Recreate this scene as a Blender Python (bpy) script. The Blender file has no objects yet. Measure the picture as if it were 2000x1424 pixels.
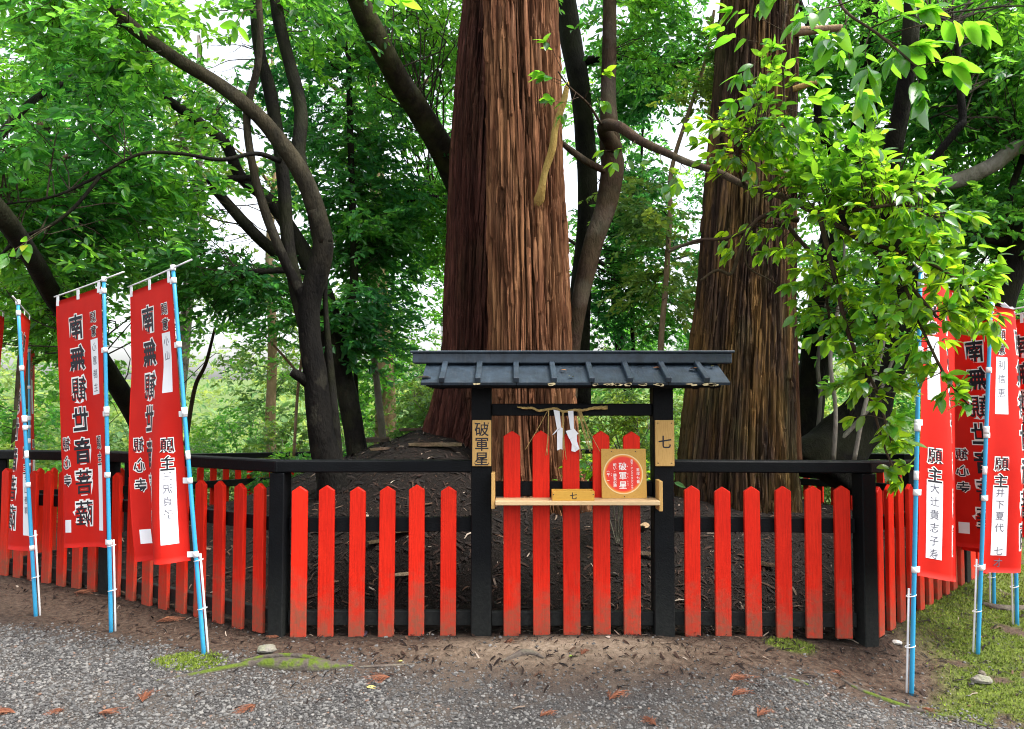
import bpy, bmesh, math, random
import numpy as np
from mathutils import Vector, Matrix

random.seed(7)
RNG = np.random.default_rng(11)
SC = bpy.context.scene
COL = SC.collection
R = math.radians

# ------------------------------------------------------------------ camera
FPX, PITCH, CAMZ = 1450.0, R(2.4), 1.6
cam = bpy.data.cameras.new('camera')
cam.sensor_fit = 'HORIZONTAL'; cam.sensor_width = 36.0
cam.lens = FPX / 2000.0 * 36.0
cam.clip_start = 0.05; cam.clip_end = 2000.0
camo = bpy.data.objects.new('camera', cam); COL.objects.link(camo)
camo.location = (0, 0, CAMZ); camo.rotation_euler = (R(90) + PITCH, 0, 0)
SC.camera = camo

# ------------------------------------------------------------------ sky, sun, exposure
SUN_EL, SUN_AZ = R(60), R(112)        # azimuth clockwise from +Y: the veiled sun stands high on the right
world = bpy.data.worlds.new('World'); SC.world = world; world.use_nodes = True
wn = world.node_tree; wn.nodes.clear()
sky = wn.nodes.new('ShaderNodeTexSky'); sky.sky_type = 'NISHITA'; sky.sun_disc = False
sky.sun_elevation = SUN_EL; sky.sun_rotation = SUN_AZ
sky.air_density = 1.0; sky.dust_density = 4.0; sky.ozone_density = 1.0
hs = wn.nodes.new('ShaderNodeHueSaturation'); hs.inputs['Saturation'].default_value = 0.3
bg = wn.nodes.new('ShaderNodeBackground'); bg.inputs['Strength'].default_value = 0.15
wo = wn.nodes.new('ShaderNodeOutputWorld')
wn.links.new(sky.outputs[0], hs.inputs['Color']); wn.links.new(hs.outputs[0], bg.inputs['Color'])
wn.links.new(bg.outputs[0], wo.inputs['Surface'])
sl = bpy.data.lights.new('sun', 'SUN'); sl.energy = 1.3; sl.angle = R(26); sl.color = (1.0, 0.96, 0.9)
so = bpy.data.objects.new('sun', sl); COL.objects.link(so)
sd = Vector((math.sin(SUN_AZ) * math.cos(SUN_EL), math.cos(SUN_AZ) * math.cos(SUN_EL), math.sin(SUN_EL)))
so.rotation_euler = sd.to_track_quat('Z', 'Y').to_euler(); so.location = (0, 0, 30)
SC.view_settings.view_transform = 'Standard'; SC.view_settings.look = 'None'
SC.view_settings.exposure = 1.82; SC.view_settings.gamma = 1.0
SC.view_settings.use_curve_mapping = False
SC.cycles.max_bounces = 5; SC.cycles.diffuse_bounces = 3; SC.cycles.glossy_bounces = 2
SC.cycles.transmission_bounces = 3; SC.cycles.transparent_max_bounces = 6
SC.cycles.use_denoising = True; SC.cycles.filter_width = 1.1
SC.cycles.use_adaptive_sampling = True; SC.cycles.adaptive_threshold = 0.015

# ------------------------------------------------------------------ measuring helpers
def W(px, py, Y):
    """world point seen at a pixel of the 2000 px photograph when it stands Y metres away"""
    dx = (px - 1000.0) / FPX; dy = (712.0 - py) / FPX
    d = (dx, math.cos(PITCH) - dy * math.sin(PITCH), math.sin(PITCH) + dy * math.cos(PITCH))
    t = Y / d[1]
    return Vector((d[0] * t, Y, CAMZ + d[2] * t))
def WZ(px, py, z):
    dx = (px - 1000.0) / FPX; dy = (712.0 - py) / FPX
    d = (dx, math.cos(PITCH) - dy * math.sin(PITCH), math.sin(PITCH) + dy * math.cos(PITCH))
    t = (z - CAMZ) / d[2]
    return Vector((d[0] * t, d[1] * t, z))
def rad(pxw, Y): return 0.5 * pxw * Y / FPX

def ss(a, b, x):
    t = np.clip((x - a) / (b - a), 0, 1)
    return t * t * (3 - 2 * t)
def _h(ix, iy, s):
    v = np.sin(ix * 127.1 + iy * 311.7 + s * 74.7) * 43758.5453
    return v - np.floor(v)
def vnoise(x, y, s=0):
    x = np.asarray(x, float); y = np.asarray(y, float)
    ix = np.floor(x); iy = np.floor(y); fx = x - ix; fy = y - iy
    fx = fx * fx * (3 - 2 * fx); fy = fy * fy * (3 - 2 * fy)
    a = _h(ix, iy, s); b = _h(ix + 1, iy, s); c = _h(ix, iy + 1, s); d = _h(ix + 1, iy + 1, s)
    return (a + (b - a) * fx) * (1 - fy) + (c + (d - c) * fx) * fy
def fbm(x, y, s=0, o=4):
    r = 0; a = 0.5
    for i in range(o):
        r = r + a * vnoise(x * 2 ** i, y * 2 ** i, s + i * 7.3); a *= 0.5
    return r

# ------------------------------------------------------------------ object helpers
def tag(o, label=None, cat=None, group=None, kind=None):
    if label: o['label'] = label
    if cat: o['category'] = cat
    if group: o['group'] = group
    if kind: o['kind'] = kind
    return o
def empty(name, loc=(0, 0, 0), label=None, cat=None, group=None):
    o = bpy.data.objects.new(name, None); COL.objects.link(o); o.location = loc
    o.empty_display_size = 0.05
    return tag(o, label, cat, group)
def link(name, me, mat=None, parent=None, world_coords=True):
    """one mesh object; world_coords: the mesh is in world space, bring it into the parent's frame"""
    if mat is not None and not me.materials: me.materials.append(mat)
    o = bpy.data.objects.new(name, me); COL.objects.link(o)
    if parent is not None:
        o.parent = parent
        if world_coords:
            q = parent; off = Vector((0, 0, 0))
            while q is not None:
                off = off + q.location; q = q.parent
            o.location = -off
    return o
def np_mesh(name, V, Fc, rnd=None, smooth=False, attrs=None):
    """V (n,3); Fc (m,k) all faces with k corners, or list of such arrays"""
    if not isinstance(Fc, list): Fc = [Fc]
    Fc = [np.asarray(f, np.int32) for f in Fc if len(f)]
    me = bpy.data.meshes.new(name)
    V = np.asarray(V, np.float32)
    nl = sum(f.size for f in Fc); nf = sum(len(f) for f in Fc)
    me.vertices.add(len(V)); me.vertices.foreach_set('co', V.ravel())
    me.loops.add(nl); me.loops.foreach_set('vertex_index', np.concatenate([f.ravel() for f in Fc]))
    me.polygons.add(nf)
    tot = np.concatenate([np.full(len(f), f.shape[1], np.int32) for f in Fc])
    st = np.zeros(nf, np.int32); st[1:] = np.cumsum(tot)[:-1]
    me.polygons.foreach_set('loop_start', st); me.polygons.foreach_set('loop_total', tot)
    me.polygons.foreach_set('use_smooth', np.full(nf, smooth, bool))
    if rnd is not None:
        a = me.attributes.new('rnd', 'FLOAT', 'FACE'); a.data.foreach_set('value', np.asarray(rnd, np.float32))
    if attrs:
        for k, v in attrs.items():
            a = me.attributes.new(k, 'FLOAT', 'POINT'); a.data.foreach_set('value', np.asarray(v, np.float32))
    me.update(calc_edges=True)
    me.validate()
    return me
def bm_mesh(name, bm, smooth=False):
    me = bpy.data.meshes.new(name); bm.normal_update(); bm.to_mesh(me); bm.free()
    for p in me.polygons: p.use_smooth = smooth
    return me
def box_bm(sx, sy, sz, bevel=0.0, bm=None, mat=None, zc=False):
    """box with its base (or centre) at the origin"""
    b = bmesh.new()
    bmesh.ops.create_cube(b, size=1.0)
    bmesh.ops.scale(b, vec=(sx, sy, sz), verts=b.verts)
    if not zc: bmesh.ops.translate(b, vec=(0, 0, sz / 2), verts=b.verts)
    if bevel > 0:
        bmesh.ops.bevel(b, geom=list(b.edges), offset=bevel, segments=1, affect='EDGES', profile=0.5)
    if mat is not None: bmesh.ops.transform(b, matrix=mat, verts=b.verts)
    return b
def bar_mesh(name, p, q, w, h, bevel=0.004, up=Vector((0, 0, 1))):
    """square bar from p to q, width w across, height h along up"""
    p, q = Vector(p), Vector(q); d = q - p; L = d.length; d.normalize()
    s = d.cross(up).normalized(); u = s.cross(d)
    b = box_bm(L, w, h, bevel, zc=True)
    m = Matrix((d, s, u)).transposed().to_4x4(); m.translation = (p + q) / 2
    bmesh.ops.transform(b, matrix=m, verts=b.verts)
    return bm_mesh(name, b)

def catmull(P, n):
    P = np.asarray(P, float)
    if len(P) == 2:
        t = np.linspace(0, 1, n)[:, None]; return P[0] * (1 - t) + P[1] * t
    Q = np.vstack([2 * P[0] - P[1], P, 2 * P[-1] - P[-2]])
    m = len(P) - 1; t = np.linspace(0, m - 1e-6, n); i = t.astype(int); f = (t - i)[:, None]
    a, b, c, d = Q[i], Q[i + 1], Q[i + 2], Q[i + 3]
    return 0.5 * (2 * b + (c - a) * f + (2 * a - 5 * b + 4 * c - d) * f * f + (3 * b - a - 3 * c + d) * f ** 3)
def tube(P, rr, seg=10, n=None, rough=0.0, seed=0, cap=True):
    """smooth tube through points P with radii rr -> V, F(quads), caps"""
    P = np.asarray([tuple(p) for p in P], float); rr = np.asarray(rr, float)
    if n is None: n = max(4, len(P) * 6)
    C = catmull(P, n); r = np.interp(np.linspace(0, len(P) - 1, n), np.arange(len(P)), rr)
    T = np.gradient(C, axis=0); T /= np.linalg.norm(T, axis=1)[:, None] + 1e-9
    ref = np.array([0.3, 1.0, 0.2]); ref = ref / np.linalg.norm(ref)
    N = np.zeros_like(C); v = np.cross(T[0], ref); v = v / (np.linalg.norm(v) + 1e-9)
    for i in range(n):
        v = v - T[i] * np.dot(v, T[i]); v = v / (np.linalg.norm(v) + 1e-9); N[i] = v
    B = np.cross(T, N)
    a = np.linspace(0, 2 * np.pi, seg, endpoint=False)
    rad_ = r[:, None] * np.ones(seg)[None]
    if rough > 0:
        L = np.concatenate([[0], np.cumsum(np.linalg.norm(np.diff(C, axis=0), axis=1))])
        rad_ = rad_ * (1 + rough * (fbm(np.cos(a)[None] * 1.3 + L[:, None] * 3.0 + seed, np.sin(a)[None] * 1.3 + L[:, None] * 0.7, seed, 3) - 0.45) * 2)
    V = C[:, None] + rad_[..., None] * (np.cos(a)[None, :, None] * N[:, None] + np.sin(a)[None, :, None] * B[:, None])
    V = V.reshape(-1, 3)
    i = np.arange(n - 1)[:, None] * seg; j = np.arange(seg)[None]; j2 = (j + 1) % seg
    F = np.stack([i + j, i + j2, i + seg + j2, i + seg + j], -1).reshape(-1, 4)
    if cap:
        V = np.vstack([V, C[0], C[-1]]); k0 = n * seg; jj = np.arange(seg)
        F3 = np.vstack([np.stack([np.full(seg, k0), (jj + 1) % seg, jj], -1),
                        np.stack([np.full(seg, k0 + 1), (n - 1) * seg + jj, (n - 1) * seg + (jj + 1) % seg], -1)])
        return V, F, F3
    return V, F, np.zeros((0, 3), int)
class Join:
    """collects vertex/face arrays into one mesh"""
    def __init__(s): s.V = []; s.F4 = []; s.F3 = []; s.r4 = []; s.r3 = []; s.n = 0
    def add(s, V, F4=None, F3=None, rnd=None):
        if F4 is not None and len(F4): s.F4.append(np.asarray(F4) + s.n); s.r4.append(np.full(len(F4), 0.5 if rnd is None else rnd) if np.ndim(rnd) == 0 else rnd)
        if F3 is not None and len(F3): s.F3.append(np.asarray(F3) + s.n); s.r3.append(np.full(len(F3), 0.5 if rnd is None else rnd) if np.ndim(rnd) == 0 else rnd)
        s.V.append(np.asarray(V)); s.n += len(V)
    def mesh(s, name, smooth=False):
        L = []; r = []
        if s.F4: L.append(np.vstack(s.F4)); r += s.r4
        if s.F3: L.append(np.vstack(s.F3)); r += s.r3
        return np_mesh(name, np.vstack(s.V), L, rnd=np.concatenate(r), smooth=smooth)
def tube_mesh(name, P, rr, seg=10, n=None, rough=0.0, seed=0):
    V, F, F3 = tube(P, rr, seg, n, rough, seed)
    return np_mesh(name, V, [F, F3], smooth=True)

# ------------------------------------------------------------------ materials
class NT:
    def __init__(s, name):
        s.m = bpy.data.materials.new(name); s.m.use_nodes = True; s.t = s.m.node_tree; s.t.nodes.clear()
        s.out = s.n('ShaderNodeOutputMaterial')
    def n(s, typ, **kw):
        nd = s.t.nodes.new(typ)
        for k, v in kw.items(): setattr(nd, k, v)
        return nd
    def l(s, a, b): s.t.links.new(a, b)
    def put(s, sock, v):
        if isinstance(v, bpy.types.NodeSocket): s.l(v, sock)
        else: sock.default_value = (*v, 1.0) if isinstance(v, tuple) and len(v) == 3 and sock.type == 'RGBA' else v
    def coord(s, which='Object', scale=(1, 1, 1)):
        tc = s.n('ShaderNodeTexCoord'); mp = s.n('ShaderNodeMapping'); mp.inputs['Scale'].default_value = scale
        s.l(tc.outputs[which], mp.inputs['Vector']); return mp.outputs[0]
    def wpos(s, scale=(1, 1, 1)):
        g = s.n('ShaderNodeNewGeometry'); mp = s.n('ShaderNodeMapping'); mp.inputs['Scale'].default_value = scale
        s.l(g.outputs['Position'], mp.inputs['Vector']); return mp.outputs[0]
    def noise(s, vec, scale=5, detail=4, rough=0.55, dist=0.0):
        nd = s.n('ShaderNodeTexNoise'); nd.inputs['Scale'].default_value = scale
        nd.inputs['Detail'].default_value = detail; nd.inputs['Roughness'].default_value = rough
        nd.inputs['Distortion'].default_value = dist
        if vec is not None: s.l(vec, nd.inputs['Vector'])
        return nd.outputs['Fac']
    def ramp(s, fac, stops):
        nd = s.n('ShaderNodeValToRGB'); cr = nd.color_ramp
        while len(cr.elements) < len(stops): cr.elements.new(0.5)
        for e, (p, c) in zip(cr.elements, stops):
            e.position = p; e.color = (*c, 1) if not isinstance(c, (int, float)) else (c, c, c, 1)
        s.l(fac, nd.inputs[0]); return nd.outputs[0]
    def mix(s, fac, a, b, mode='MIX'):
        nd = s.n('ShaderNodeMix', data_type='RGBA', blend_type=mode)
        s.put(nd.inputs[0], fac); s.put(nd.inputs[6], a); s.put(nd.inputs[7], b); return nd.outputs[2]
    def math(s, op, a, b=0.0, clamp=False):
        nd = s.n('ShaderNodeMath', operation=op, use_clamp=clamp)
        s.put(nd.inputs[0], a); s.put(nd.inputs[1], b); return nd.outputs[0]
    def attr(s, name):
        nd = s.n('ShaderNodeAttribute', attribute_name=name); return nd.outputs['Fac']
    def sep(s, vec):
        nd = s.n('ShaderNodeSeparateXYZ'); s.l(vec, nd.inputs[0]); return nd.outputs
    def maprange(s, v, a, b, c=0.0, d=1.0):
        nd = s.n('ShaderNodeMapRange'); s.put(nd.inputs[0], v)
        for i, x in enumerate((a, b, c, d)): nd.inputs[i + 1].default_value = x
        return nd.outputs[0]
    def bump(s, h, strength=0.4, dist=0.01):
        nd = s.n('ShaderNodeBump'); nd.inputs['Strength'].default_value = strength; nd.inputs['Distance'].default_value = dist
        s.l(h, nd.inputs['Height']); return nd.outputs[0]
    def principled(s, col, rough=0.6, normal=None, spec=0.5, metal=0.0, coat=0.0):
        p = s.n('ShaderNodeBsdfPrincipled'); s.put(p.inputs['Base Color'], col); s.put(p.inputs['Roughness'], rough)
        p.inputs['Specular IOR Level'].default_value = spec; p.inputs['Metallic'].default_value = metal
        p.inputs['Coat Weight'].default_value = coat
        if normal is not None: s.l(normal, p.inputs['Normal'])
        return p.outputs[0]
    def done(s, sh): s.l(sh, s.out.inputs['Surface']); return s.m

def simple(name, col, rough=0.6, var=0.15, scale=8.0, bump=0.1, spec=0.4):
    t = NT(name); v = t.coord('Object'); n = t.noise(v, scale, 5)
    c = t.mix(t.maprange(n, 0.3, 0.7), tuple(x * (1 - var) for x in col), tuple(min(1, x * (1 + var)) for x in col))
    return t.done(t.principled(c, rough, t.bump(n, bump, 0.01), spec))

def leaf_mat(name, stops, trans=(0.25, 0.5, 0.04), tmix=0.4, rough=0.38, spec=0.5):
    t = NT(name); r = t.attr('rnd')
    c = t.ramp(r, stops)
    v = t.wpos(); big = t.noise(v, 0.9, 2)
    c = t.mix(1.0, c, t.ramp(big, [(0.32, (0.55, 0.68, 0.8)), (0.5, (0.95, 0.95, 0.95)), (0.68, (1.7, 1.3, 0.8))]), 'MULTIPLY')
    p = t.principled(c, rough, None, spec)
    tr = t.n('ShaderNodeBsdfTranslucent')
    t.put(tr.inputs['Color'], t.mix(1.0, t.ramp(r, [(0.0, tuple(x * 0.65 for x in trans)), (1.0, tuple(min(1, x * 1.3) for x in trans))]),
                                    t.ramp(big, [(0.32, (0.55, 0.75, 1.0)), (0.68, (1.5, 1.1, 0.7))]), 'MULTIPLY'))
    mx = t.n('ShaderNodeMixShader'); mx.inputs[0].default_value = tmix
    t.l(p, mx.inputs[1]); t.l(tr.outputs[0], mx.inputs[2])
    return t.done(mx.outputs[0])

G1 = [(0.0, (0.012, 0.065, 0.025)), (0.4, (0.022, 0.13, 0.034)), (0.75, (0.05, 0.19, 0.032)), (0.93, (0.12, 0.24, 0.03)), (1.0, (0.2, 0.17, 0.03))]
G2 = [(0.0, (0.010, 0.058, 0.024)), (0.5, (0.018, 0.115, 0.036)), (1.0, (0.05, 0.17, 0.034))]
G3 = [(0.0, (0.04, 0.13, 0.04)), (0.5, (0.09, 0.22, 0.05)), (1.0, (0.19, 0.30, 0.075))]
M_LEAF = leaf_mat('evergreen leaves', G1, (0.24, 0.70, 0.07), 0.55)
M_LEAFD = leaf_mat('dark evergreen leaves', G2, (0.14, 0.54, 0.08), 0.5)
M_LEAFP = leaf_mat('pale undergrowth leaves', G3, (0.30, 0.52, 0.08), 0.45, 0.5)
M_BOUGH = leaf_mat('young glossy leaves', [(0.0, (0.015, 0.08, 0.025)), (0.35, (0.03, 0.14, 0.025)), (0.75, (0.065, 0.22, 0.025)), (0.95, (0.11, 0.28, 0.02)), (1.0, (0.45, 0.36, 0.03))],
                   (0.40, 0.78, 0.03), 0.52, 0.22, 0.6)
M_FAR = leaf_mat('far wood leaves', [(0.0, (0.09, 0.19, 0.07)), (0.5, (0.16, 0.28, 0.09)), (1.0, (0.30, 0.40, 0.15))], (0.4, 0.62, 0.16), 0.45, 0.6)  # leaf colour lightened to stand in for sunlight and haze

def bark_smooth(name, a, b, moss=0.0, lichen=0.3):
    t = NT(name); v = t.wpos((1, 1, 0.45)); n = t.noise(v, 9, 6, 0.62); n2 = t.noise(t.wpos(), 2.2, 4)
    c = t.mix(t.maprange(n, 0.3, 0.72), a, b)
    c = t.mix(t.math('MULTIPLY', t.maprange(n2, 0.52, 0.64), lichen), c, (0.30, 0.30, 0.24))
    c = t.mix(t.math('MULTIPLY', t.maprange(t.noise(t.wpos(), 3.1, 5), 0.42, 0.6), moss), c, (0.09, 0.11, 0.025))
    fine = t.noise(t.wpos((1, 1, 0.35)), 55, 4)
    return t.done(t.principled(c, 0.85, t.bump(t.mix(0.4, n, fine), 0.9, 0.04), 0.12))
M_BARKD = bark_smooth('dark smooth bark', (0.0022, 0.002, 0.0018), (0.0095, 0.008, 0.0062), 0.07, 0.02)
M_BARKM = bark_smooth('mossy grey bark', (0.012, 0.010, 0.007), (0.045, 0.037, 0.022), 0.30, 0.10)
def fork_bark():
    t = NT('forked tree bark'); v = t.wpos((1, 1, 0.45)); n = t.noise(v, 9, 6, 0.62); z = t.sep(t.wpos())[2]
    k = t.maprange(t.math('ADD', z, t.math('MULTIPLY', t.noise(t.wpos(), 2.5, 4), 1.2)), 3.2, 4.2)
    c = t.mix(k, t.mix(t.maprange(n, 0.3, 0.72), (0.0015, 0.0013, 0.0012), (0.0075, 0.0065, 0.005)), t.mix(t.maprange(n, 0.3, 0.72), (0.010, 0.009, 0.006), (0.045, 0.037, 0.021)))
    c = t.mix(t.math('MULTIPLY', t.maprange(t.noise(t.wpos(), 6, 5), 0.55, 0.62), 0.12), c, (0.10, 0.095, 0.065))
    fine = t.noise(t.wpos((1, 1, 0.35)), 55, 4)
    return t.done(t.principled(c, 0.85, t.bump(t.mix(0.4, n, fine), 0.9, 0.04), 0.12))
M_FORK = fork_bark()
M_BARKB = bark_smooth('brown smooth bark', (0.02, 0.012, 0.008), (0.07, 0.042, 0.028), 0.1, 0.1)
M_BARKT = bark_smooth('tan bark', (0.20, 0.13, 0.075), (0.38, 0.26, 0.16), 0.15, 0.2)
M_BARKG = bark_smooth('grey bark', (0.10, 0.09, 0.075), (0.24, 0.22, 0.18), 0.2, 0.3)
M_TWIG = bark_smooth('twig bark', (0.012, 0.010, 0.007), (0.04, 0.03, 0.02), 0.1, 0.05)
M_STUB = bark_smooth('barkless ochre wood', (0.30, 0.19, 0.05), (0.48, 0.33, 0.11), 0.25, 0.0)

def bark_cedar(name, a, b, c3, tan, tanamt, moss):
    t = NT(name); v = t.wpos((1, 1, 0.05)); n = t.noise(v, 26, 6, 0.65); n2 = t.noise(t.wpos((1, 1, 0.16)), 5.5, 5, 0.6)
    c = t.ramp(n, [(0.25, a), (0.5, b), (0.75, c3)])
    c = t.mix(t.math('MULTIPLY', t.maprange(n2, 0.46, 0.66), tanamt), c, tan)
    ms = t.noise(t.wpos((1, 1, 0.4)), 2.6, 5)
    c = t.mix(t.math('MULTIPLY', t.maprange(ms, 0.48, 0.62), moss), c, (0.07, 0.075, 0.02))
    rp = t.attr('plate')
    c = t.mix(0.8, c, t.mix(rp, (0.28, 0.26, 0.25), (2.0, 1.95, 1.9)), 'MULTIPLY')
    fine = t.noise(t.wpos((1, 1, 0.04)), 85, 4)
    return t.done(t.principled(c, 0.9, t.bump(fine, 0.9, 0.02), 0.15))
M_CEDAR = bark_cedar('red cedar bark', (0.032, 0.013, 0.007), (0.125, 0.052, 0.025), (0.28, 0.145, 0.078), (0.25, 0.13, 0.058), 0.5, 0.05)
M_CEDARR = bark_cedar('shade darkened purple red cedar bark', (0.013, 0.005, 0.004), (0.05, 0.017, 0.012), (0.115, 0.045, 0.033), (0.09, 0.038, 0.026), 0.35, 0.1)  # purplish bark, with shade beside the front cedar darkened into its colour
M_CEDARG = bark_cedar('grey brown cedar bark', (0.008, 0.0055, 0.004), (0.032, 0.019, 0.012), (0.085, 0.052, 0.031), (0.18, 0.10, 0.027), 0.6, 0.25)

# red paint with mud splashed up from the ground
def red_paint():
    t = NT('vermilion paint'); v = t.coord('Object'); w = t.wpos()
    z = t.sep(v)[2]
    n = t.noise(w, 9, 5, 0.6); n2 = t.noise(w, 38, 4, 0.6)
    c = t.mix(t.maprange(t.noise(w, 2.3, 4), 0.3, 0.7), (0.62, 0.014, 0.0045), (0.70, 0.022, 0.006))
    c = t.mix(t.math('MULTIPLY', t.maprange(n2, 0.62, 0.8), 0.25), c, (0.42, 0.02, 0.012))
    st = t.noise(t.wpos((7, 7, 0.35)), 18, 5, 0.65)
    c = t.mix(1.0, c, t.ramp(st, [(0.3, (0.74, 0.7, 0.7)), (0.55, (1.0, 1.0, 1.0)), (0.75, (1.1, 1.25, 1.25))]), 'MULTIPLY')
    oi = t.n('ShaderNodeObjectInfo'); orn = oi.outputs['Random']
    c = t.mix(1.0, c, t.mix(orn, (0.86, 0.84, 0.84), (1.06, 1.1, 1.1)), 'MULTIPLY')
    h = t.math('ADD', z, t.math('MULTIPLY', t.math('SUBTRACT', n, 0.5), 0.7))
    h = t.math('SUBTRACT', h, t.math('MULTIPLY', orn, 0.14))
    mud = t.maprange(h, 0.0, 0.33, 1.0, 0.0)
    c = t.mix(t.math('MULTIPLY', mud, t.maprange(n2, 0.28, 0.62, 0.35, 0.8)), c, (0.17, 0.085, 0.05))
    wear = t.math('MULTIPLY', t.maprange(t.noise(t.wpos((6, 6, 0.7)), 16, 4), 0.6, 0.68), t.maprange(z, 0.0, 0.2, 0.6, 0.0))
    c = t.mix(wear, c, (0.13, 0.07, 0.05))
    grain = t.noise(t.wpos((9, 9, 0.6)), 14, 4)
    return t.done(t.principled(c, 0.5, t.bump(t.mix(0.5, grain, n2), 0.22, 0.01), 0.18))
M_RED = red_paint()
def black_paint():
    t = NT('black paint'); w = t.wpos(); z = t.sep(t.wpos())[2]
    n = t.noise(w, 7, 5, 0.65); n2 = t.noise(w, 45, 4)
    c = t.mix(t.maprange(n, 0.3, 0.7), (0.0012, 0.0016, 0.0022), (0.0032, 0.004, 0.0052))
    h = t.math('ADD', z, t.math('MULTIPLY', t.math('SUBTRACT', n, 0.5), 0.5))
    dust = t.math('MULTIPLY', t.maprange(h, 0.05, 0.55, 1.0, 0.0), t.maprange(n2, 0.3, 0.65, 0.45, 0.95))
    c = t.mix(dust, c, (0.018, 0.0195, 0.018))
    grain = t.noise(t.wpos((4, 4, 4)), 22, 5)
    return t.done(t.principled(c, t.maprange(n, 0.3, 0.7, 0.5, 0.7), t.bump(grain, 0.22, 0.01), 0.13))
M_BLACK = black_paint()
def roof_paint():
    t = NT('weathered black roof paint'); w = t.wpos(); n = t.noise(w, 12, 6, 0.65); s = t.noise(t.wpos((14, 2, 2)), 5, 5)
    c = t.mix(t.maprange(n, 0.35, 0.7), (0.009, 0.017, 0.026), (0.027, 0.045, 0.066))
    c = t.mix(t.math('MULTIPLY', t.maprange(s, 0.56, 0.7), 0.35), c, (0.05, 0.058, 0.064))
    return t.done(t.principled(c, 0.5, t.bump(t.mix(0.5, n, s), 0.5, 0.008), 0.5))
M_ROOF = roof_paint()
def wood(name, a, b, scale=(2, 2, 14), rough=0.6):
    t = NT(name); v = t.wpos(scale); n = t.noise(v, 9, 5, 0.6, 1.2)
    c = t.ramp(n, [(0.3, a), (0.55, b), (0.75, a)])
    return t.done(t.principled(c, rough, t.bump(n, 0.12, 0.005), 0.35))
M_WOODP = wood('pale plank wood', (0.50, 0.33, 0.16), (0.62, 0.44, 0.24), (2, 14, 30))
M_WOODV = wood('varnished name board wood', (0.42, 0.23, 0.06), (0.56, 0.34, 0.11), (26, 14, 1.5))
M_WOODO = wood('orange varnished wood', (0.50, 0.25, 0.03), (0.60, 0.33, 0.05), (2, 14, 30), 0.45)
M_WOODS = wood('sign board wood', (0.40, 0.21, 0.035), (0.50, 0.28, 0.05), (9, 9, 9), 0.45)
M_INK = simple('black ink', (0.008, 0.008, 0.014), 0.6, 0.1, 20, 0)
M_WHITEP = simple('white paint print', (0.8, 0.78, 0.74), 0.6, 0.04, 20, 0)
M_PENCIL = simple('grey pen', (0.10, 0.10, 0.13), 0.7, 0.1, 20, 0)
M_PAPER = simple('white paper', (0.78, 0.78, 0.79), 0.8, 0.04, 6, 0.15)
M_BLUE = simple('blue plastic tube', (0.035, 0.30, 0.52), 0.3, 0.06, 6, 0.02, 0.5)
M_WHITE = simple('white plastic', (0.76, 0.76, 0.76), 0.4, 0.05, 8, 0.02, 0.5)
M_STRAW = simple('straw', (0.42, 0.29, 0.10), 0.75, 0.35, 40, 0.3)
M_NAIL = simple('rusty nail', (0.06, 0.03, 0.02), 0.6, 0.2, 30, 0.1)
M_PEEL = simple('bare cream wood under peeled paint', (0.52, 0.42, 0.24), 0.8, 0.25, 30, 0.3)
def cloth_mat():
    t = NT('red banner cloth'); w = t.wpos(); n = t.noise(w, 6, 4)
    c = t.mix(t.maprange(n, 0.3, 0.7), (0.64, 0.012, 0.005), (0.74, 0.019, 0.007))
    weave = t.noise(t.wpos(), 260, 2)
    p = t.principled(c, 0.62, t.bump(weave, 0.08, 0.003), 0.3)
    tr = t.n('ShaderNodeBsdfTranslucent'); tr.inputs['Color'].default_value = (0.75, 0.025, 0.012, 1)
    mx = t.n('ShaderNodeMixShader'); mx.inputs[0].default_value = 0.4
    t.l(p, mx.inputs[1]); t.l(tr.outputs[0], mx.inputs[2]); return t.done(mx.outputs[0])
M_CLOTH = cloth_mat()
def rnd_mat(name, stops, rough=0.8, spec=0.3, bump=0.3, bscale=60):
    t = NT(name); c = t.ramp(t.attr('rnd'), stops); n = t.noise(t.wpos(), bscale, 4)
    c = t.mix(0.5, c, t.ramp(n, [(0.3, (0.75, 0.75, 0.75)), (0.7, (1.2, 1.2, 1.2))]), 'MULTIPLY')
    return t.done(t.principled(c, rough, t.bump(n, bump, 0.004), spec))
M_STONE = rnd_mat('gravel stones', [(0.0, (0.035, 0.034, 0.033)), (0.35, (0.08, 0.078, 0.076)), (0.8, (0.13, 0.127, 0.121)), (0.97, (0.19, 0.183, 0.17)), (1.0, (0.15, 0.08, 0.05))], 0.75)
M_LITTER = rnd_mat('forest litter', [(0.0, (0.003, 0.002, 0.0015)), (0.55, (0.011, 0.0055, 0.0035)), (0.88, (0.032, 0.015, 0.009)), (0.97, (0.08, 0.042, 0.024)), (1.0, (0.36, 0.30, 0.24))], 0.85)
M_SPRIG = rnd_mat('dry cedar needles', [(0.0, (0.09, 0.03, 0.015)), (0.5, (0.19, 0.065, 0.032)), (1.0, (0.30, 0.13, 0.07))], 0.8)
M_MOSS = rnd_mat('moss', [(0.0, (0.04, 0.07, 0.012)), (0.4, (0.11, 0.165, 0.018)), (0.8, (0.20, 0.26, 0.028)), (1.0, (0.20, 0.15, 0.06))], 0.9)
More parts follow.
